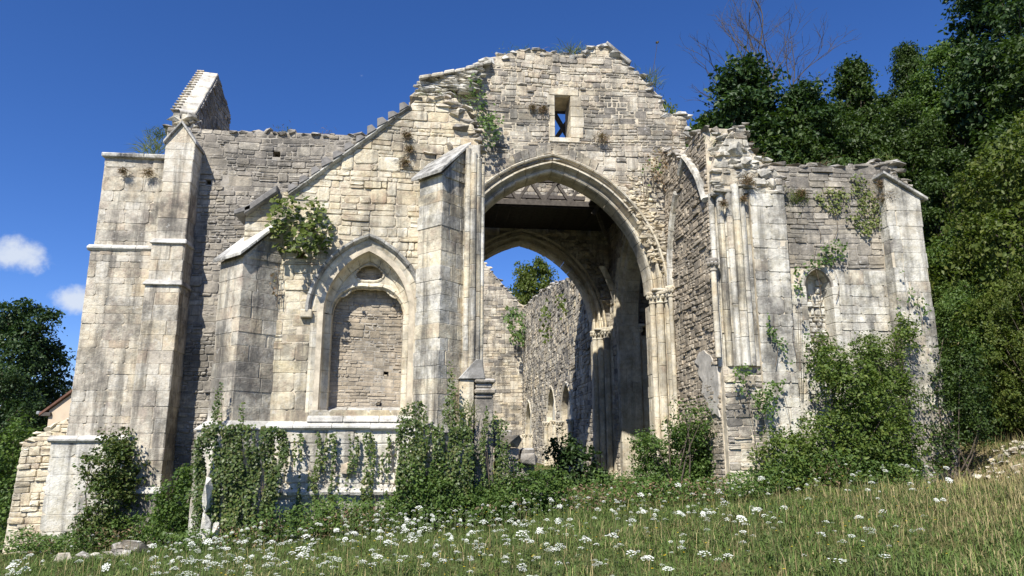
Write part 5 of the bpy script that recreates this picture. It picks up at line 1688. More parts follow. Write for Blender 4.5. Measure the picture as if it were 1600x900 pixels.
# the wood on the hillside
W = 'trees of the hillside wood'
wood = [('tall', 'spiky dark tree rising just behind the broken springer', 1120, 165, 29, 0.3, 'leaf_forest', 1.0),
        ('tall', 'dark evergreen below the bare branches of the dead tree', 1160, 80, 27.6, 1.3, 'leaf_dark', 1.05),
        ('tall', 'dark evergreen with ragged top beside the dead tree', 1250, 118, 27.4, 2.1, 'leaf_dark', 1.0),
        ('broad2', 'green tree leaning over the lancet wall', 1208, 170, 27.2, 0.9, 'leaf_forest', .9),
        ('tall', 'thin-topped dark tree in the middle of the wood', 1325, 82, 31, 4.0, 'leaf_forest', .9),
        ('broad', 'broad green tree above the lancet wall', 1300, 175, 28, 2.6, 'leaf_forest', .85),
        ('tall', 'slender tree with a flat tuft on top', 1412, 58, 32, 5.0, 'leaf_forest', .75),
        ('broad', 'wide olive-green tree behind the end buttress', 1400, 165, 28, 4.1, 'leaf_forest', .9),
        ('broad2', 'pale green tree catching the sun high in the wood', 1470, 60, 30, 3.0, 'leaf', .9),
        ('broad', 'very tall dark tree at the top corner of the wood', 1580, -120, 27, 1.9, 'leaf_dark', .9),
        ('broad2', 'tall dark tree standing before the top corner of the wood', 1640, 20, 22, 0.2, 'leaf_forest', 1.0),
        ('broad2', 'shadowed tree deep behind the end buttress', 1480, 230, 24, 5.4, 'leaf_forest', .9),
        ('bushy', 'bushy green tree rooted on the bank beside the end buttress', 1525, 330, 18.5, .8, 'leaf', .85),
        ('bushy', 'yellow-green sunlit maple overhanging the bank', 1592, 190, 17, 3.3, 'leaf_light', .8),
        ('bushy', 'low leafy tree closing the gap behind the end buttress', 1505, 440, 17.2, 2.2, 'leaf', .75),
        ('bushy', 'low yellow-green tree on the bank above the bare soil', 1600, 420, 15.5, 1.0, 'leaf_light', .75),
        ('broad', 'large far tree closing the wood above the lancet wall', 1330, 190, 36, .5, 'leaf_dark', 1.0),
        ('broad', 'large far tree closing the wood behind the pale one', 1500, 140, 36, 1.5, 'leaf_dark', 1.0),
        ('broad', 'far dark tree behind the foot of the dead tree', 1190, 165, 38, 3.5, 'leaf_forest', 1.0),
        ('broad2', 'far green tree between the dead tree and the springer', 1130, 178, 36, 4.4, 'leaf_forest', 1.1),
        ('broad', 'far dark tree filling the gap behind the thin-topped one', 1275, 160, 38, 5.2, 'leaf_dark', 1.0),
        ('broad2', 'far mid-green tree over the middle of the lancet wall', 1370, 150, 39, .7, 'leaf_forest', 1.1),
        ('bushy', 'small leafy tree peeping over the gable shoulder', 1040, 150, 36, 1.0, 'leaf_light', .35),
        ('bushy', 'low green tree over the nave wall head', 1085, 198, 34, 2.7, 'leaf', .6)]
for kind, lab, px, py, v, rot, m, wd in wood:
    tree_px(kind, 'woodland_tree', lab, px, py, v, rot, M[m], W, wd)
# the dead tree
def dead_tree(px, base_v, tips, label):
    u = at_px(px, base_v) 
    t = thing('dead_tree', label, 'tree', (u, base_v, gz(u, base_v)))
    rs = random.Random(77)
    tr = MB(); tw = MB()
    def grow(p, d, L, r, lev):
        q = p + d * L
        pts = branch_path(p, q, rs, .09, 5)
        tube(tr if lev < 2 else tw, pts, r, r * .55, 6 if lev < 2 else 4)
        if lev >= 6 or r < .006: return
        k = 3 if lev < 2 else rs.choice((2, 3))
        for i in range(k):
            f = rs.uniform(.45, 1.0) if i else 1.0
            s = pts[min(5, int(f * 5))]
            nd = (d + Vector((rs.uniform(-1, 1), rs.uniform(-1, 1), rs.uniform(-.35, .6))) * (.5 if lev < 3 else .7)).normalized()
            grow(s, nd, L * rs.uniform(.5, .75), r * rs.uniform(.5, .7), lev + 1)
    base = Vector((u, base_v, gz(u, base_v) - .2))
    fork = P(1192, 215, v=base_v); fork = Vector((fork.x, base_v, fork.z))
    tube(tr, branch_path(base, fork, rs, .02, 6), .12, .08, 8)
    for (x, y, dv) in tips:
        q = P(x, y, v=base_v + dv)
        d = (q - fork); L = d.length
        grow(fork, d.normalized(), L * .60, .06, 1)
    tr.build('trunk', M['deadwood'], t); tw.build('twigs', M['deadwood'], t)
dead_tree(1196, 30.5, [(1180, -10, 0), (1226, 50, .5), (1115, 95, -.5), (1150, 40, 1), (1205, 20, -.6), (1270, 75, .3), (1105, 150, .5), (1262, 130, -.4)], 'bare dead tree with grey spreading branches against the sky above the wood')

# ------------------------------------------------------------------ shrubs
def shrub(name, label, u, v, blobs, n, leaf, clump, mat, seed, cat='shrub', stems=7, group=None, z=None, stem_mat='bark'):
    """blobs: (du, dv, z, ru, rv, rz) relative to the ground point"""
    g = gz(u, v) if z is None else z
    t = thing(name, label, cat, (u, v, g), group)
    nr = np.random.RandomState(seed); rs = random.Random(seed)
    bl = [((u + a, v + b, g + c), (d, e, f)) for a, b, c, d, e, f in blobs]
    V, F = clump_crown(bl, n, leaf, clump, 22, nr, shell=.45)
    np_mesh('leaves', V, F, mat, t)
    mb = MB()
    for i in range(stems):
        c, r = bl[i % len(bl)]
        q = Vector(c) + Vector((rs.uniform(-.7, .7) * r[0], rs.uniform(-.6, .6) * r[1], rs.uniform(0, .8) * r[2]))
        tube(mb, branch_path((u + rs.uniform(-.2, .2), v + rs.uniform(-.2, .2), g - .1), q, rs, .1, 5), .022, .006, 5)
    mb.build('stems', M[stem_mat], t)
    return t
def shrub_px(name, label, v, spots, n, leaf, clump, mat, seed, depth=.5, group=None, stems=8, z=None):
    """spots: (px, py, half-width px, half-height px)"""
    cx = sum(s[0] for s in spots) / len(spots)
    u = at_px(cx, v); g = gz(u, v) if z is None else z
    bl = []
    k = v / FPX * 1.05
    for (px, py, w, h) in spots:
        p = P(px, py, v=v)
        bl.append((p.x - u, random.Random(px).uniform(-.2, .2), p.z - g, w * k, depth, h * k))
    return shrub(name, label, u, v, bl, n, leaf, clump, mat, seed, stems=stems, group=group, z=z)
shrub_px('leafy_shrub', 'rounded deep green shrub against the white plinth beside the stepped buttress', 17.9, [(172, 725, 34, 40), (168, 775, 40, 42), (178, 690, 22, 26), (160, 810, 34, 22), (192, 745, 22, 40)], 7000, .085, .13, M['ivy'], 301)
shrub_px('leafy_shrub', 'tangled shrub in the shaded corner between stepped buttress and ivy', 16.6, [(285, 780, 34, 34), (268, 815, 42, 26), (300, 745, 20, 24)], 5000, .075, .13, M['leaf'], 302)
shrub_px('leafy_shrub', 'upright hedge-like bush in front of the big dark tree', 21, [(20, 760, 34, 90), (10, 700, 28, 40), (40, 790, 20, 50)], 6500, .10, .2, M['leaf'], 303, .9)
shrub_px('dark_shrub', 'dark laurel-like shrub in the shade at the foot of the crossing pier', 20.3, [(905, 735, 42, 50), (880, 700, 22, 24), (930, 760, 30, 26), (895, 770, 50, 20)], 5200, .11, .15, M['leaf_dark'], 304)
shrub_px('dark_shrub', 'dense grey-green shrub before the sunlit nave wall', 16.6, [(1080, 715, 44, 44), (1060, 750, 60, 26), (1105, 745, 38, 32), (1075, 680, 26, 26), (1025, 745, 34, 30), (1010, 700, 18, 30)], 19000, .065, .14, M['leaf'], 305)
shrub_px('airy_shrub', 'airy young shrub with sprays of pale leaves before the arch jamb', 16.2, [(1070, 640, 26, 16), (1095, 655, 22, 20), (1050, 660, 20, 12), (1015, 690, 14, 12)], 900, .07, .16, M['leaf'], 306, .35)
shrub_px('leafy_shrub', 'large bright green bush covering the foot of pilaster and lancet wall', 14.9, [(1230, 715, 56, 44), (1290, 700, 56, 60), (1350, 660, 60, 90), (1330, 600, 46, 50), (1395, 690, 46, 60), (1265, 755, 66, 26), (1370, 745, 66, 32), (1300, 570, 26, 30)], 26000, .075, .15, M['leaf_mid'], 307, .6, stems=14)
shrub_px('leafy_shrub', 'thin climbing shrub reaching up the lancet wall', 15.3, [(1380, 560, 36, 40), (1400, 610, 30, 40), (1345, 545, 26, 24), (1290, 535, 18, 22), (1410, 520, 18, 30)], 6500, .065, .15, M['leaf_mid'], 308, .25)
shrub_px('leafy_shrub', 'tall slender bush at the corner of the end buttress', 15.2, [(1480, 640, 28, 60), (1500, 580, 34, 70), (1470, 700, 22, 36), (1520, 640, 30, 60)], 7500, .07, .14, M['leaf_forest'], 309, .5)
shrub_px('leafy_shrub', 'green bush against the stump of grey blocks', 15.0, [(830, 765, 44, 34), (790, 770, 40, 30), (858, 765, 28, 36), (770, 790, 50, 22)], 8200, .06, .11, M['leaf'], 310, .4)
shrub_px('leafy_shrub', 'young light green ash bush before the white plinth', 14.9, [(660, 745, 34, 34), (640, 780, 30, 26), (690, 790, 40, 24)], 4200, .07, .12, M['leaf'], 311, .35)
shrub_px('leafy_shrub', 'weedy green bush under the ivy curtain by the central buttress', 14.6, [(720, 780, 44, 34), (760, 800, 40, 24), (690, 770, 30, 24)], 5200, .05, .1, M['leaf'], 312, .4)

# ------------------------------------------------------------------ ivy and creepers on the walls
def in_poly(pts, poly):
    x, y = pts[:, 0], pts[:, 1]; c = np.zeros(len(pts), bool)
    n = len(poly)
    for i in range(n):
        x0, y0 = poly[i]; x1, y1 = poly[i - 1]
        c ^= ((y0 > y) != (y1 > y)) & (x < (x1 - x0) * (y - y0) / (y1 - y0 + 1e-9) + x0)
    return c
def ivy_px(label, v, polys, dens, leaf, mat, seed, thick=.12, vines=5, name='ivy', patch=0.0, droop=.4, cat='ivy', streaky=0.0):
    """leaves lie on the wall plane v inside the pixel outlines"""
    nr = np.random.RandomState(seed); rs = random.Random(seed)
    allp = np.array([p for pl in polys for p in pl], float)
    cx, cy = allp[:, 0].mean(), allp[:, 1].max()
    b = P(cx, cy, v=v)
    t = thing(name, label, cat, tuple(b))
    Cs, Ns = [], []
    vb = MB()
    for poly in polys:
        A = np.array(poly, float); lo = A.min(0); hi = A.max(0)
        area = (hi - lo).prod()
        m = int(area * (v / FPX) ** 2 * dens)
        q = lo + nr.rand(m, 2) * (hi - lo)
        keep = in_poly(q + nr.normal(size=q.shape) * 2.5, poly)
        if streaky:
            sx = q[:, 0] + 3 * np.sin(q[:, 1] * .05 + seed)
            f = np.sin(sx * .23 + seed) + np.sin(sx * .51 + 1.7 * seed) * .8 + np.sin(sx * .09) * .7 + np.sin(q[:, 1] * .06 + sx * .13) * .7
            keep &= (f > nr.normal(size=m) * .35 + streaky)
        if patch:
            f = np.sin(q[:, 0] * .11 + seed) + np.sin(q[:, 1] * .09 + seed * 2) + np.sin((q[:, 0] + q[:, 1]) * .06) + np.sin(q[:, 0] * .31) * .5
            keep &= (f > nr.normal(size=m) * .5 + patch)
        q = q[keep]
        W_ = np.array([tuple(P(x, y, v=v)) for x, y in q]).reshape(-1, 3)
        lump = .5 + .5 * np.sin(W_[:, 0] * 6.3 + seed) * np.sin(W_[:, 2] * 5.1)
        W_[:, 1] -= (.02 + thick * nr.rand(len(W_)) * (.35 + lump))
        Cs.append(W_)
        nn = nr.normal(size=W_.shape) * .45 + np.array([0, -1, droop]); Ns.append(nn)
        for k in range(vines if name == 'ivy' else min(vines, 2)):
            x = rs.uniform(lo[0], hi[0]); y0 = hi[1]; y1 = rs.uniform(lo[1], (lo[1] + hi[1]) / 2)
            pts = []
            for i in range(9):
                f = i / 8
                xx = x + math.sin(f * 5 + k) * (hi[0] - lo[0]) * .06; yy = y0 + (y1 - y0) * f
                p = P(xx, yy, v=v); pts.append((p.x, v - .03, p.z))
            tube(vb, pts, .009, .003, 4)
    Cc = np.concatenate(Cs); Nn = np.concatenate(Ns)
    V, F = leaves_arrays(Cc, Nn, leaf * (.6 + .8 * nr.rand(len(Cc))), .85, .1, nr)
    np_mesh('leaves', V, F, mat, t)
    vb.build('stem', M['vine'], t)
    return t
vp = V0 - .22
ivy_px('thick dark ivy curtain over the plinth at the corner of the aisle', 14.95, [[(322, 672), (345, 664), (400, 664), (447, 672), (452, 700), (440, 740), (430, 800), (405, 845), (350, 850), (318, 840), (310, 760), (306, 700)]], 2300, .058, M['ivy'], 401, .22, 14, streaky=-1.0)
ivy_px('thin ivy fingers climbing the diagonal corner buttress', 15.0, [[(330, 660), (336, 625), (346, 595), (350, 600), (344, 640), (350, 664)], [(374, 664), (377, 628), (382, 630), (384, 664)], [(310, 700), (318, 664), (340, 660), (330, 700)], [(306, 700), (318, 700), (318, 850), (300, 850)]], 1500, .05, M['ivy'], 402, .06, 1)
ivy_px('ragged ivy hanging over the white plinth below the pointed window', vp, [[(446, 676), (620, 676), (622, 830), (446, 835)], [(470, 785), (620, 765), (622, 835), (450, 838)]], 1300, .055, M['ivy'], 403, .10, 9, streaky=.45)
ivy_px('dense dark ivy sheet below the string course of the stained central buttress', 14.68, [[(622, 668), (640, 655), (690, 668), (735, 668), (740, 700), (736, 780), (700, 812), (630, 812), (618, 760)]], 2300, .055, M['ivy'], 404, .2, 10, streaky=-1.0)
ivy_px('ivy tuft and pointed ivy shoots standing up from the central buttress plinth', 14.75, [[(620, 668), (630, 640), (655, 625), (668, 640), (668, 668)], [(690, 668), (700, 610), (706, 560), (711, 610), (714, 668)], [(714, 668), (722, 640), (730, 668)]], 1500, .05, M['ivy'], 405, .1, 1)
ivy_px('light ivy net over the pier base and its stump', 14.92, [[(732, 650), (748, 635), (765, 640), (790, 660), (800, 720), (800, 810), (735, 812)]], 1700, .05, M['ivy'], 406, .08, 8, streaky=-.1)
ivy_px('leafy green seedling bush sprouting from the window wall above the hood', V0 - .05, [[(428, 330), (440, 312), (470, 318), (500, 318), (520, 345), (522, 385), (500, 402), (465, 405), (440, 396), (425, 360)]], 330, .12, M['leaf_light'], 407, .75, 6, 'wall_shrub', droop=.9, cat='shrub')
ivy_px('small dry tuft hanging below the wall seedling', V0 - .05, [[(410, 390), (430, 380), (440, 410), (436, 470), (418, 480), (402, 455)]], 130, .06, M['dryplant'], 408, .2, 3, 'dry_tuft', patch=.1, cat='plant')
ivy_px('leafy shrub growing up the gable wall above the central pier', V1 - .1, [[(728, 130), (745, 120), (752, 150), (775, 180), (786, 210), (770, 235), (745, 240), (735, 200), (730, 160)]], 330, .10, M['leaf'], 409, .6, 5, 'wall_shrub', droop=.8, patch=-1.2, cat='shrub')
ivy_px('brown-green plant hanging in the corner between gable wall and nave wall', V1 - .15, [[(1002, 262), (1020, 236), (1042, 240), (1044, 285), (1035, 308), (1018, 290)]], 300, .08, M['dryplant'], 410, .45, 4, 'wall_plant', patch=-.9, cat='plant')
ivy_px('green part of the plant in the wall corner beside the arch haunch', V1 - .2, [[(998, 262), (1012, 248), (1030, 262), (1034, 292), (1010, 290)]], 120, .09, M['leaf'], 411, .45, 2, 'wall_plant', patch=-.3, cat='plant')
ivy_px('pale green creeper spread over the upper lancet wall', 15.85, [[(1268, 308), (1290, 296), (1330, 300), (1330, 275), (1340, 272), (1362, 300), (1384, 330), (1384, 352), (1362, 362), (1350, 375), (1330, 345), (1290, 330)]], 620, .07, M['ivy_light'], 412, .10, 6, 'creeper', patch=-2.0)
ivy_px('green creeper framing the head of the lancet', 15.83, [[(1238, 420), (1262, 408), (1296, 375), (1320, 380), (1318, 410), (1290, 414), (1262, 420), (1248, 450), (1240, 470)]], 520, .075, M['leaf'], 413, .2, 4, 'creeper', patch=-.4)
ivy_px('creeper trailing down the pilaster strip in a thin chain of leaves', 15.33, [[(1186, 468), (1194, 480), (1204, 510), (1222, 530), (1244, 560), (1236, 572), (1214, 545), (1196, 520)], [(1246, 450), (1258, 460), (1262, 560), (1250, 580)]], 640, .065, M['leaf'], 414, .1, 2, 'creeper', patch=-.3)
ivy_px('creeper arching over the clustered pier stump onto the pilaster', 15.25, [[(1142, 578), (1160, 570), (1180, 582), (1200, 600), (1248, 590), (1252, 600), (1210, 618), (1206, 680), (1190, 700), (1180, 640), (1160, 610), (1150, 620)]], 800, .065, M['leaf'], 415, .22, 4, 'creeper', patch=-.6)
ivy_px('creeper drooping across the end buttress', 15.42, [[(1400, 420), (1415, 440), (1440, 470), (1462, 505), (1456, 512), (1430, 482), (1408, 455)], [(1395, 440), (1402, 440), (1410, 560), (1400, 580)]], 480, .065, M['leaf'], 416, .12, 2, 'creeper', patch=-.2)
# hanging plants on the choir walls
ivy_px('dark bush rooted in the corner of the choir walls', 52.5, [[(783, 490), (800, 478), (818, 495), (826, 530), (815, 545), (795, 535)]], 60, .22, M['leaf'], 417, 1.2, 3, 'wall_shrub', cat='shrub')
ivy_px('hanging green plants high on the sunlit choir wall', 33, [[(840, 492), (850, 470), (862, 500), (858, 540), (845, 535)], [(866, 470), (876, 458), (884, 480), (878, 505)]], 60, .18, M['leaf_light'], 418, .8, 2, 'wall_plant', cat='plant')
# dry brown house-leek tufts and grasses on ledges
def tuft(label, px, py, v, n, size, h, mat, seed, name='wall_tuft', cat='plant', grp=None):
    nr = np.random.RandomState(seed)
    p = P(px, py, v=v)
    t = thing(name, label, cat, tuple(p), grp)
    d = unit(n, nr); d[:, 2] = d[:, 2] * .7 - .15 if mat is M['dryplant'] else np.abs(d[:, 2]) * .9
    d[:, 1] -= .3 if mat is M['dryplant'] else 0
    V = []; F = []
    base = np.array(p) + nr.normal(size=(n, 3)) * size * np.array([.5, .15, .42])
    tip = base + d * h * (.5 + .6 * nr.rand(n, 1)); mid = (base + tip) / 2 + np.array([0, 0, .12 * h])
    sd = np.cross(d, nr.normal(size=(n, 3))); sd /= np.linalg.norm(sd, axis=1, keepdims=True) + 1e-9
    w = .006
    V = np.stack([base - sd * w, base + sd * w, mid + sd * w, mid - sd * w, tip], 1).reshape(-1, 3)
    i = np.arange(n) * 5
    F = np.concatenate([np.stack([i, i + 1, i + 2], 1), np.stack([i, i + 2, i + 3], 1), np.stack([i + 3, i + 2, i + 4], 1)])
    np_mesh('foliage', V, F, mat, t)
for k, (px, py, v, sz, lab) in enumerate(((193, 268, 18.7, .12, 'round brown tuft under the capping of the corner block'), (233, 270, 18.7, .14, 'larger brown tuft beside the gabled cap of the stepped buttress'), (636, 211, 15.7, .10, 'brown tuft high on the window wall'),
        (640, 233, 15.7, .10, 'second brown tuft below the highest one on the window wall'), (633, 253, 15.7, .12, 'lowest brown tuft beside the central buttress coping'), (940, 215, 18.85, .2, 'reddish dry tuft beside the slit window sill'), (832, 168, 18.9, .12, 'small dry tuft on the gable wall'),
        (848, 170, 18.9, .14, 'grassy dry tuft beside the slit window lintel'), (1168, 282, 15.25, .16, 'dark brown tuft on top of the clustered pier'), (1130, 318, 15.3, .10, 'brown tuft low on the broken springer'), (1252, 303, 15.8, .12, 'brown tuft on the lancet wall beside the pilaster'),
        (1382, 310, 15.6, .2, 'reddish tuft at the shoulder of the end buttress'), (1376, 288, 15.6, .14, 'small reddish tuft above the one on the end buttress'), (1078, 275, 17.2, .14, 'brown tuft under the wall rib'), (1162, 310, 15.3, .09, 'brown tuft on the shafts of the pale pier'))):
    tuft(lab, px, py, v, 200, sz, sz * 1.0, M['dryplant'], 500 + k)
for k, (px, py, v, h, lab, m) in enumerate(((893, 88, 19.2, .5, 'grey-green grass tuft on the wall head above the slit window', 'ivy_light'), (238, 238, 19.0, .7, 'fine pale grass tuft behind the capping of the corner block', 'ivy_light'), (248, 215, 19.1, .4, 'green tuft beside the gable remnant', 'leaf_light'),
        (1016, 130, 19.1, .5, 'thin grey tuft on the gable shoulder', 'ivy_light'), (1243, 312, 15.8, .25, 'small green tuft on the lancet wall', 'leaf_light'), (725, 648, 14.7, .3, 'tuft on the weathered plinth slab', 'leaf_light'))):
    tuft(lab, px, py, v, 130, .3, h, M[m], 560 + k)

rt = random.Random(88)
for k in range(34):
    path, vv = rt.choice([([(300, 203), (560, 212)], 19.2), ([(775, 88), (915, 84)], 19.2), ([(985, 102), (1040, 176)], 19.2), ([(1225, 259), (1400, 254)], 16.1), ([(655, 152), (722, 164)], 16.0), ([(1125, 225), (1210, 262)], 15.6)])
    f = rt.random(); px = path[0][0] + (path[1][0] - path[0][0]) * f; py = path[0][1] + (path[1][1] - path[0][1]) * f
    tuft('sparse grass tuft rooted in a broken wall head', px, py - 1, vv, 40, rt.uniform(.15, .35), rt.uniform(.12, .28), M[rt.choice(('ivy_light', 'dryplant', 'leaf'))], 600 + k, grp='grass tufts on the wall heads')
# dry stalk with a seed head standing on the gable shoulder
def stalk():
    a = P(1014, 132, v=19.3); b = P(1027, 66, v=19.3)
    t = thing('dry_stalk', 'single tall dry stalk with a seed head on the gable shoulder', 'plant', tuple(a))
    mb = MB(); tube(mb, branch_path(a, b, random.Random(2), .03, 6), .010, .006, 5); mb.build('stem', M['deadwood'], t)
    V, F = rock(b, .06, random.Random(4), (1, 1, .7), 14); MB().add(V, F).build('seed_head', M['dryplant'], t)
stalk()
# ------------------------------------------------------------------ meadow
def meadow():
    nr = np.random.RandomState(12)
    def scatter(n, v0, v1):
        v = v0 + (v1 - v0) * nr.rand(n * 3) ** .8
        u = -.60 * v - 1 + nr.rand(n * 3) * (1.56 * v + 2)
        w_ = u - .30 * (v - 13) - .3
        bare = (w_ > 11.0) & (w_ < 12.0) & (v > 11.3) & (nr.rand(n * 3) < .3)
        k = ~bare & ((v < 15.3) | ((u > 1.2) & (u < 6.3) & (v < 25)) | ((u < -5) & (v < 18.2)) | (u > 12))
        return u[k][:n], v[k][:n]
    def blades(name, u, v, h, w, col, lean, label, mat=M['grass'], topw=None):
        n = len(u); z = ground_z(u, v)
        a = nr.rand(n) * 6.283
        d = np.stack([np.cos(a), np.sin(a), np.zeros(n)], 1); sd = np.stack([-np.sin(a), np.cos(a), np.zeros(n)], 1) * w[:, None]
        b = np.stack([u, v, z - .02], 1)
        m = b + np.array([0, 0, 1.]) * (h * .6)[:, None] + d * (h * lean * .3)[:, None]
        t = b + np.array([0, 0, 1.]) * (h * (1 - .3 * lean))[:, None] + d * (h * lean)[:, None]
        V = np.stack([b - sd, b + sd, m + sd * .8, m - sd * .8, t], 1).reshape(-1, 3)
        i = np.arange(n) * 5
        F = np.concatenate([np.stack([i, i + 1, i + 2], 1), np.stack([i, i + 2, i + 3], 1), np.stack([i + 3, i + 2, i + 4], 1)])
        o = np_mesh(name, V, F, mat, None, 'stuff', np.repeat(col, 5, 0))
        tag(o, label, 'grass')
    def fld(u, v): return .5 + .25 * np.sin(u * .9 + v * .4) + .25 * np.sin(u * .35 - v * 1.2 + 1) + .15 * np.sin(u * 2.7) * np.sin(v * 2.3)
    # short green sward
    u, v = scatter(260000, 6.0, 26)
    dry = np.clip((u - 6) / 5, 0, 1) * .5 + .18 * fld(u, v) * (v < 12) + .06
    isdry = nr.rand(len(u)) < dry
    col = np.where(isdry[:, None], np.array([.35, .30, .145]) * (.7 + .6 * nr.rand(len(u), 1)), np.array([.112, .168, .042]) * (.6 + .8 * nr.rand(len(u), 1)))
    cl = .5 + .5 * np.sin(u * 7.3 + 2 * np.sin(v * 3.1)) * np.sin(v * 6.1 + 2 * np.sin(u * 2.7))
    h = (.05 + .15 * nr.rand(len(u))) * (.6 + .6 * fld(u, v)) * (.55 + .9 * cl)
    col = col * (.72 + .5 * cl[:, None])
    blades('grass', u, v, h, .0035 + .004 * nr.rand(len(u)), col, .3 + .8 * nr.rand(len(u)), 'short green and straw-coloured meadow grass before the ruin')
    # tall seeding grass, denser to the right bank
    u, v = scatter(34000, 6.2, 17)
    keep = nr.rand(len(u)) < (.06 + .36 * smooth(5.0, 9.5, u) + .10 * (fld(u, v) > .8))
    u, v = u[keep], v[keep]
    col = np.array([.46, .37, .18]) * (.65 + .7 * nr.rand(len(u), 1)) * np.where(nr.rand(len(u), 1) < .2, np.array([.6, .85, .5]), 1)
    blades('tall_grass', u, v, (.16 + .28 * nr.rand(len(u))) * (1 + .2 * smooth(8, 11, u)), .0022 + .002 * nr.rand(len(u)), col, .1 + .6 * nr.rand(len(u)), 'tall straw-coloured seeding grass, thickest on the bank by the wood')
    # broad low weeds through the sward
    n = 22000
    v = 6.3 + 8.7 * nr.rand(n) ** .8; u = -.6 * v - 1 + nr.rand(n) * (1.5 * v + 2)
    kk = (np.sin(u * 3.3 + 1.5 * np.sin(v * 2.1)) * np.sin(v * 2.9 + u) > .1) & (u < 9.5)
    u, v = u[kk], v[kk]
    P_ = np.stack([u, v, ground_z(u, v) + .03 + .13 * nr.rand(len(u))], 1)
    V, F = leaves_arrays(P_, nr.normal(size=(len(u), 3)) * .6 + np.array([0, -.2, .9]), .03 + .04 * nr.rand(len(u)), .4, .1, nr)
    o = np_mesh('low_weeds', V, F, M['leaf_mid'], None, 'stuff'); tag(o, 'low broad-leaved weeds mixed into the meadow grass', 'weeds')
    # crumbling earth and stones on the bank
    rb = random.Random(9); mb = MB()
    for i in range(260):
        w_ = rb.uniform(11.1, 12.6); v = rb.uniform(11.6, 15.5); u = w_ + .3 * (v - 13) + .3; r = rb.uniform(.02, .09) * (1.6 if rb.random() < .1 else 1)
        Vv, Ff = rock((u, v, gz(u, v) + r * .3), r, rb, (1.2, 1, .7), 9); mb.add(Vv, Ff)
    o = mb.build('bank_rubble', M['cream'], None, 'stuff'); tag(o, 'crumbled earth and small stones on the bank below the wood', 'rubble')
    # leafy weeds at the foot of the walls
    n = 26000
    u = nr.uniform(-9.5, 10.5, n); v = 14.1 + nr.rand(n) * 1.5 + np.where(u < -5, 3.0, 0) + np.where((u > 1.6) & (u < 6), 2.0 * nr.rand(n), 0)
    z = ground_z(u, v)
    hgt = (.15 + .5 * nr.rand(n) ** 1.6) * (.6 + .7 * fld(u * 2, v))
    P_ = np.stack([u, v, z + hgt], 1)
    V, F = leaves_arrays(P_, nr.normal(size=(n, 3)) * .6 + np.array([0, -.4, .8]), .05 + .05 * nr.rand(n), .5, .1, nr)
    o = np_mesh('weeds', V, F, M['leaf'], None, 'stuff'); tag(o, 'leafy weeds and nettles along the foot of the ruin', 'weeds')
    n = 5000
    u = nr.uniform(-8.5, 8.5, n); v = 14.0 + nr.rand(n) * 1.2 + np.where(u < -5, 2.4, 0); z = ground_z(u, v)
    kk = fld(u * 3, v * 2) > .55
    u, v, z = u[kk], v[kk], z[kk]
    P_ = np.stack([u, v, z + .1 + .45 * nr.rand(len(u))], 1)
    V, F = leaves_arrays(P_, nr.normal(size=(len(u), 3)), .06 + .04 * nr.rand(len(u)), .4, .1, nr)
    o = np_mesh('dead_weeds', V, F, M['dryplant'], None, 'stuff'); tag(o, 'brown withered weeds between the nettles by the wall', 'weeds')
    # wild carrot
    umb = MB(); rs = random.Random(3)
    umb_v, umb_f = [], []
    def umbel(mb, r):
        n = rs.choice((14, 18, 21))
        for i in range(n):
            a = i * 2.4; q = r * math.sqrt((i + .4) / n)
            c = (math.cos(a) * q * rs.uniform(.8, 1.15), math.sin(a) * q * rs.uniform(.8, 1.15), .5 * r - .55 * q * q / r + rs.uniform(-.005, .005)); s = r * rs.uniform(.15, .26)
            m = 5
            V = [(c[0], c[1], c[2] + s * .35)] + [(c[0] + math.cos(b) * s, c[1] + math.sin(b) * s, c[2]) for b in [2 * math.pi * k / m for k in range(m)]]
            mb.add(V, [(0, 1 + k, 1 + (k + 1) % m) for k in range(m)])
    heads = []
    for k in range(8):
        mb = MB(); umbel(mb, .048)
        o = mb.build('flower_head', M['petal']); heads.append(o.data); bpy.data.objects.remove(o)
    stems = []
    for k in range(3):
        mb = MB()
        tube(mb, branch_path((0, 0, 0), (rs.uniform(-.05, .05), rs.uniform(-.05, .05), .98), rs, .05, 5), .0045, .003, 4)
        for q in range(5):
            a = q * 1.26
            tube(mb, [(0, 0, .96), (math.cos(a) * .02, math.sin(a) * .02, 1.0)], .0016, .001, 3)
        for q in range(6):      # feathery leaves low on the stem
            a = rs.uniform(0, 6.28); zz = rs.uniform(.15, .6); L = rs.uniform(.05, .11)
            mb.add([(0, 0, zz), (math.cos(a) * L, math.sin(a) * L, zz + .05), (math.cos(a + .5) * L * .7, math.sin(a + .5) * L * .7, zz + .02)], [(0, 1, 2)])
        o = mb.build('wild_carrot', M['stemgreen']); stems.append(o.data); bpy.data.objects.remove(o)
    pts = []
    tries = 0
    rs2 = random.Random(15)
    while len(pts) < 900 and tries < 60000:
        tries += 1
        v = rs2.uniform(6.6, 14.3); px = rs2.uniform(-20, 1620); u = at_px(px, v)
        dens = math.exp(-((px - 690) / 390) ** 2) * (1.0 if v > 8 else .8) + .10 + (.22 if 950 < px < 1200 else 0) + (.16 if 1300 < px < 1450 and v > 10 else 0)
        if px > 1480: dens *= .2
        dens *= .25 + 1.2 * max(0, min(1, .5 + .5 * math.sin(u * 1.9 + v * .7) + .3 * math.sin(u * .8 - v * 1.9)))
        if rs2.random() < dens: pts.append((u, v))
    pts.sort(key=lambda p: p[1])
    rest_h, rest_s = MB(), MB()
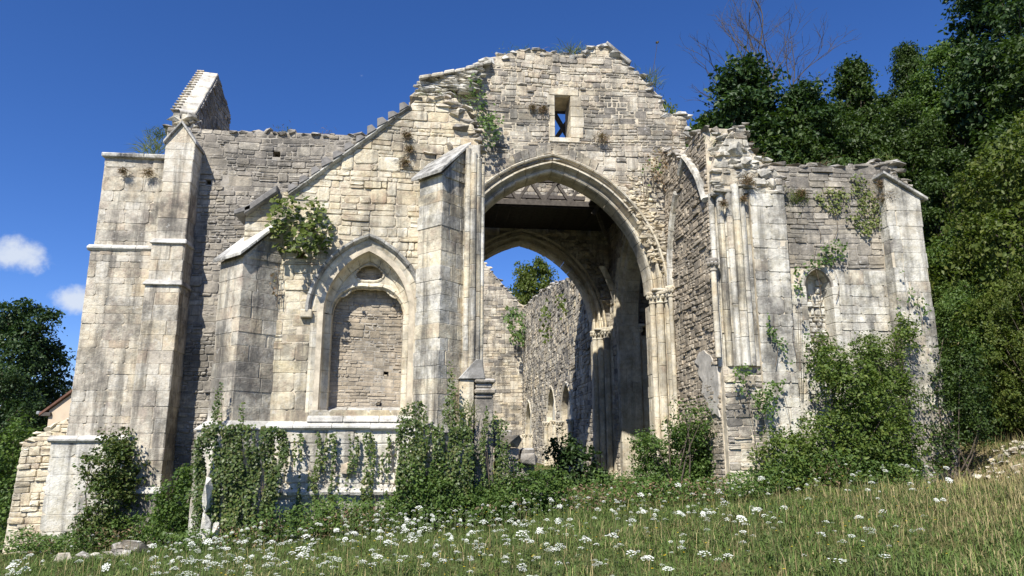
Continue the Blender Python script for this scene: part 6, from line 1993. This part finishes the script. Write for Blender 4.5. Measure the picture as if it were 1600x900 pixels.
    for i, (u, v) in enumerate(pts):
        g = gz(u, v); h = rs2.uniform(.30, .56); s = min(1.7, max(.4, rs2.lognormvariate(-.36, .40)))
        if v > 11.5: s *= .78
        tilt = (rs2.gauss(.15, .35), rs2.gauss(0, .35))
        if i < 300:
            o = bpy.data.objects.new('wild_carrot', stems[i % 3]); C.objects.link(o)
            o.location = (u, v, g); o.scale = (1, 1, h); o.rotation_euler = (0, 0, rs2.uniform(0, 6.28))
            tag(o, 'white flat-topped wild carrot flower on a thin stem in the meadow', 'flower', 'wild carrots in the meadow')
            f = bpy.data.objects.new('flower_head', heads[i % 8]); C.objects.link(f); f.parent = o
            f.location = (0, 0, 1.0); f.scale = (s, s, s / h); f.rotation_euler = (tilt[0], tilt[1], 0)
        else:
            tube(rest_s, [(u, v, g), (u, v, g + h)], .004, .003, 4)
            b = MB(); umbel(b, .048 * s)
            R = Matrix.Rotation(tilt[0], 3, 'X')
            rest_h.add([tuple(R @ Vector(p) + Vector((u, v, g + h))) for p in b.v], b.f)
    o = rest_h.build('far_flower_heads', M['petal'], None, 'stuff'); tag(o, 'white wild carrot heads farther off near the wall', 'flowers')
    o = rest_s.build('far_flower_stems', M['stemgreen'], None, 'stuff'); tag(o, 'thin stems of the farther wild carrots', 'flowers')
    # yellow ragwort dots
    yb = MB(); yst = MB()
    for i in range(260):
        v = rs2.uniform(7, 14.4); u = at_px(rs2.uniform(350, 1500), v); g = gz(u, v); h = rs2.uniform(.2, .55); r = rs2.uniform(.008, .018)
        yb.add([(u, v, g + h)] + [(u + math.cos(k) * r, v + math.sin(k) * r, g + h - .003) for k in (0, 1.26, 2.51, 3.77, 5.03)], [(0, 1 + k, 1 + (k + 1) % 5) for k in range(5)])
        tube(yst, [(u, v, g), (u, v, g + h - .004)], .002, .0015, 3)
    o = yst.build('yellow_flower_stems', M['stemgreen'], None, 'stuff'); tag(o, 'thin green stems of the tiny yellow flowers', 'flowers')
    o = yb.build('yellow_flowers', M['petal_y'], None, 'stuff'); tag(o, 'tiny yellow flowers scattered through the grass', 'flowers')
meadow()
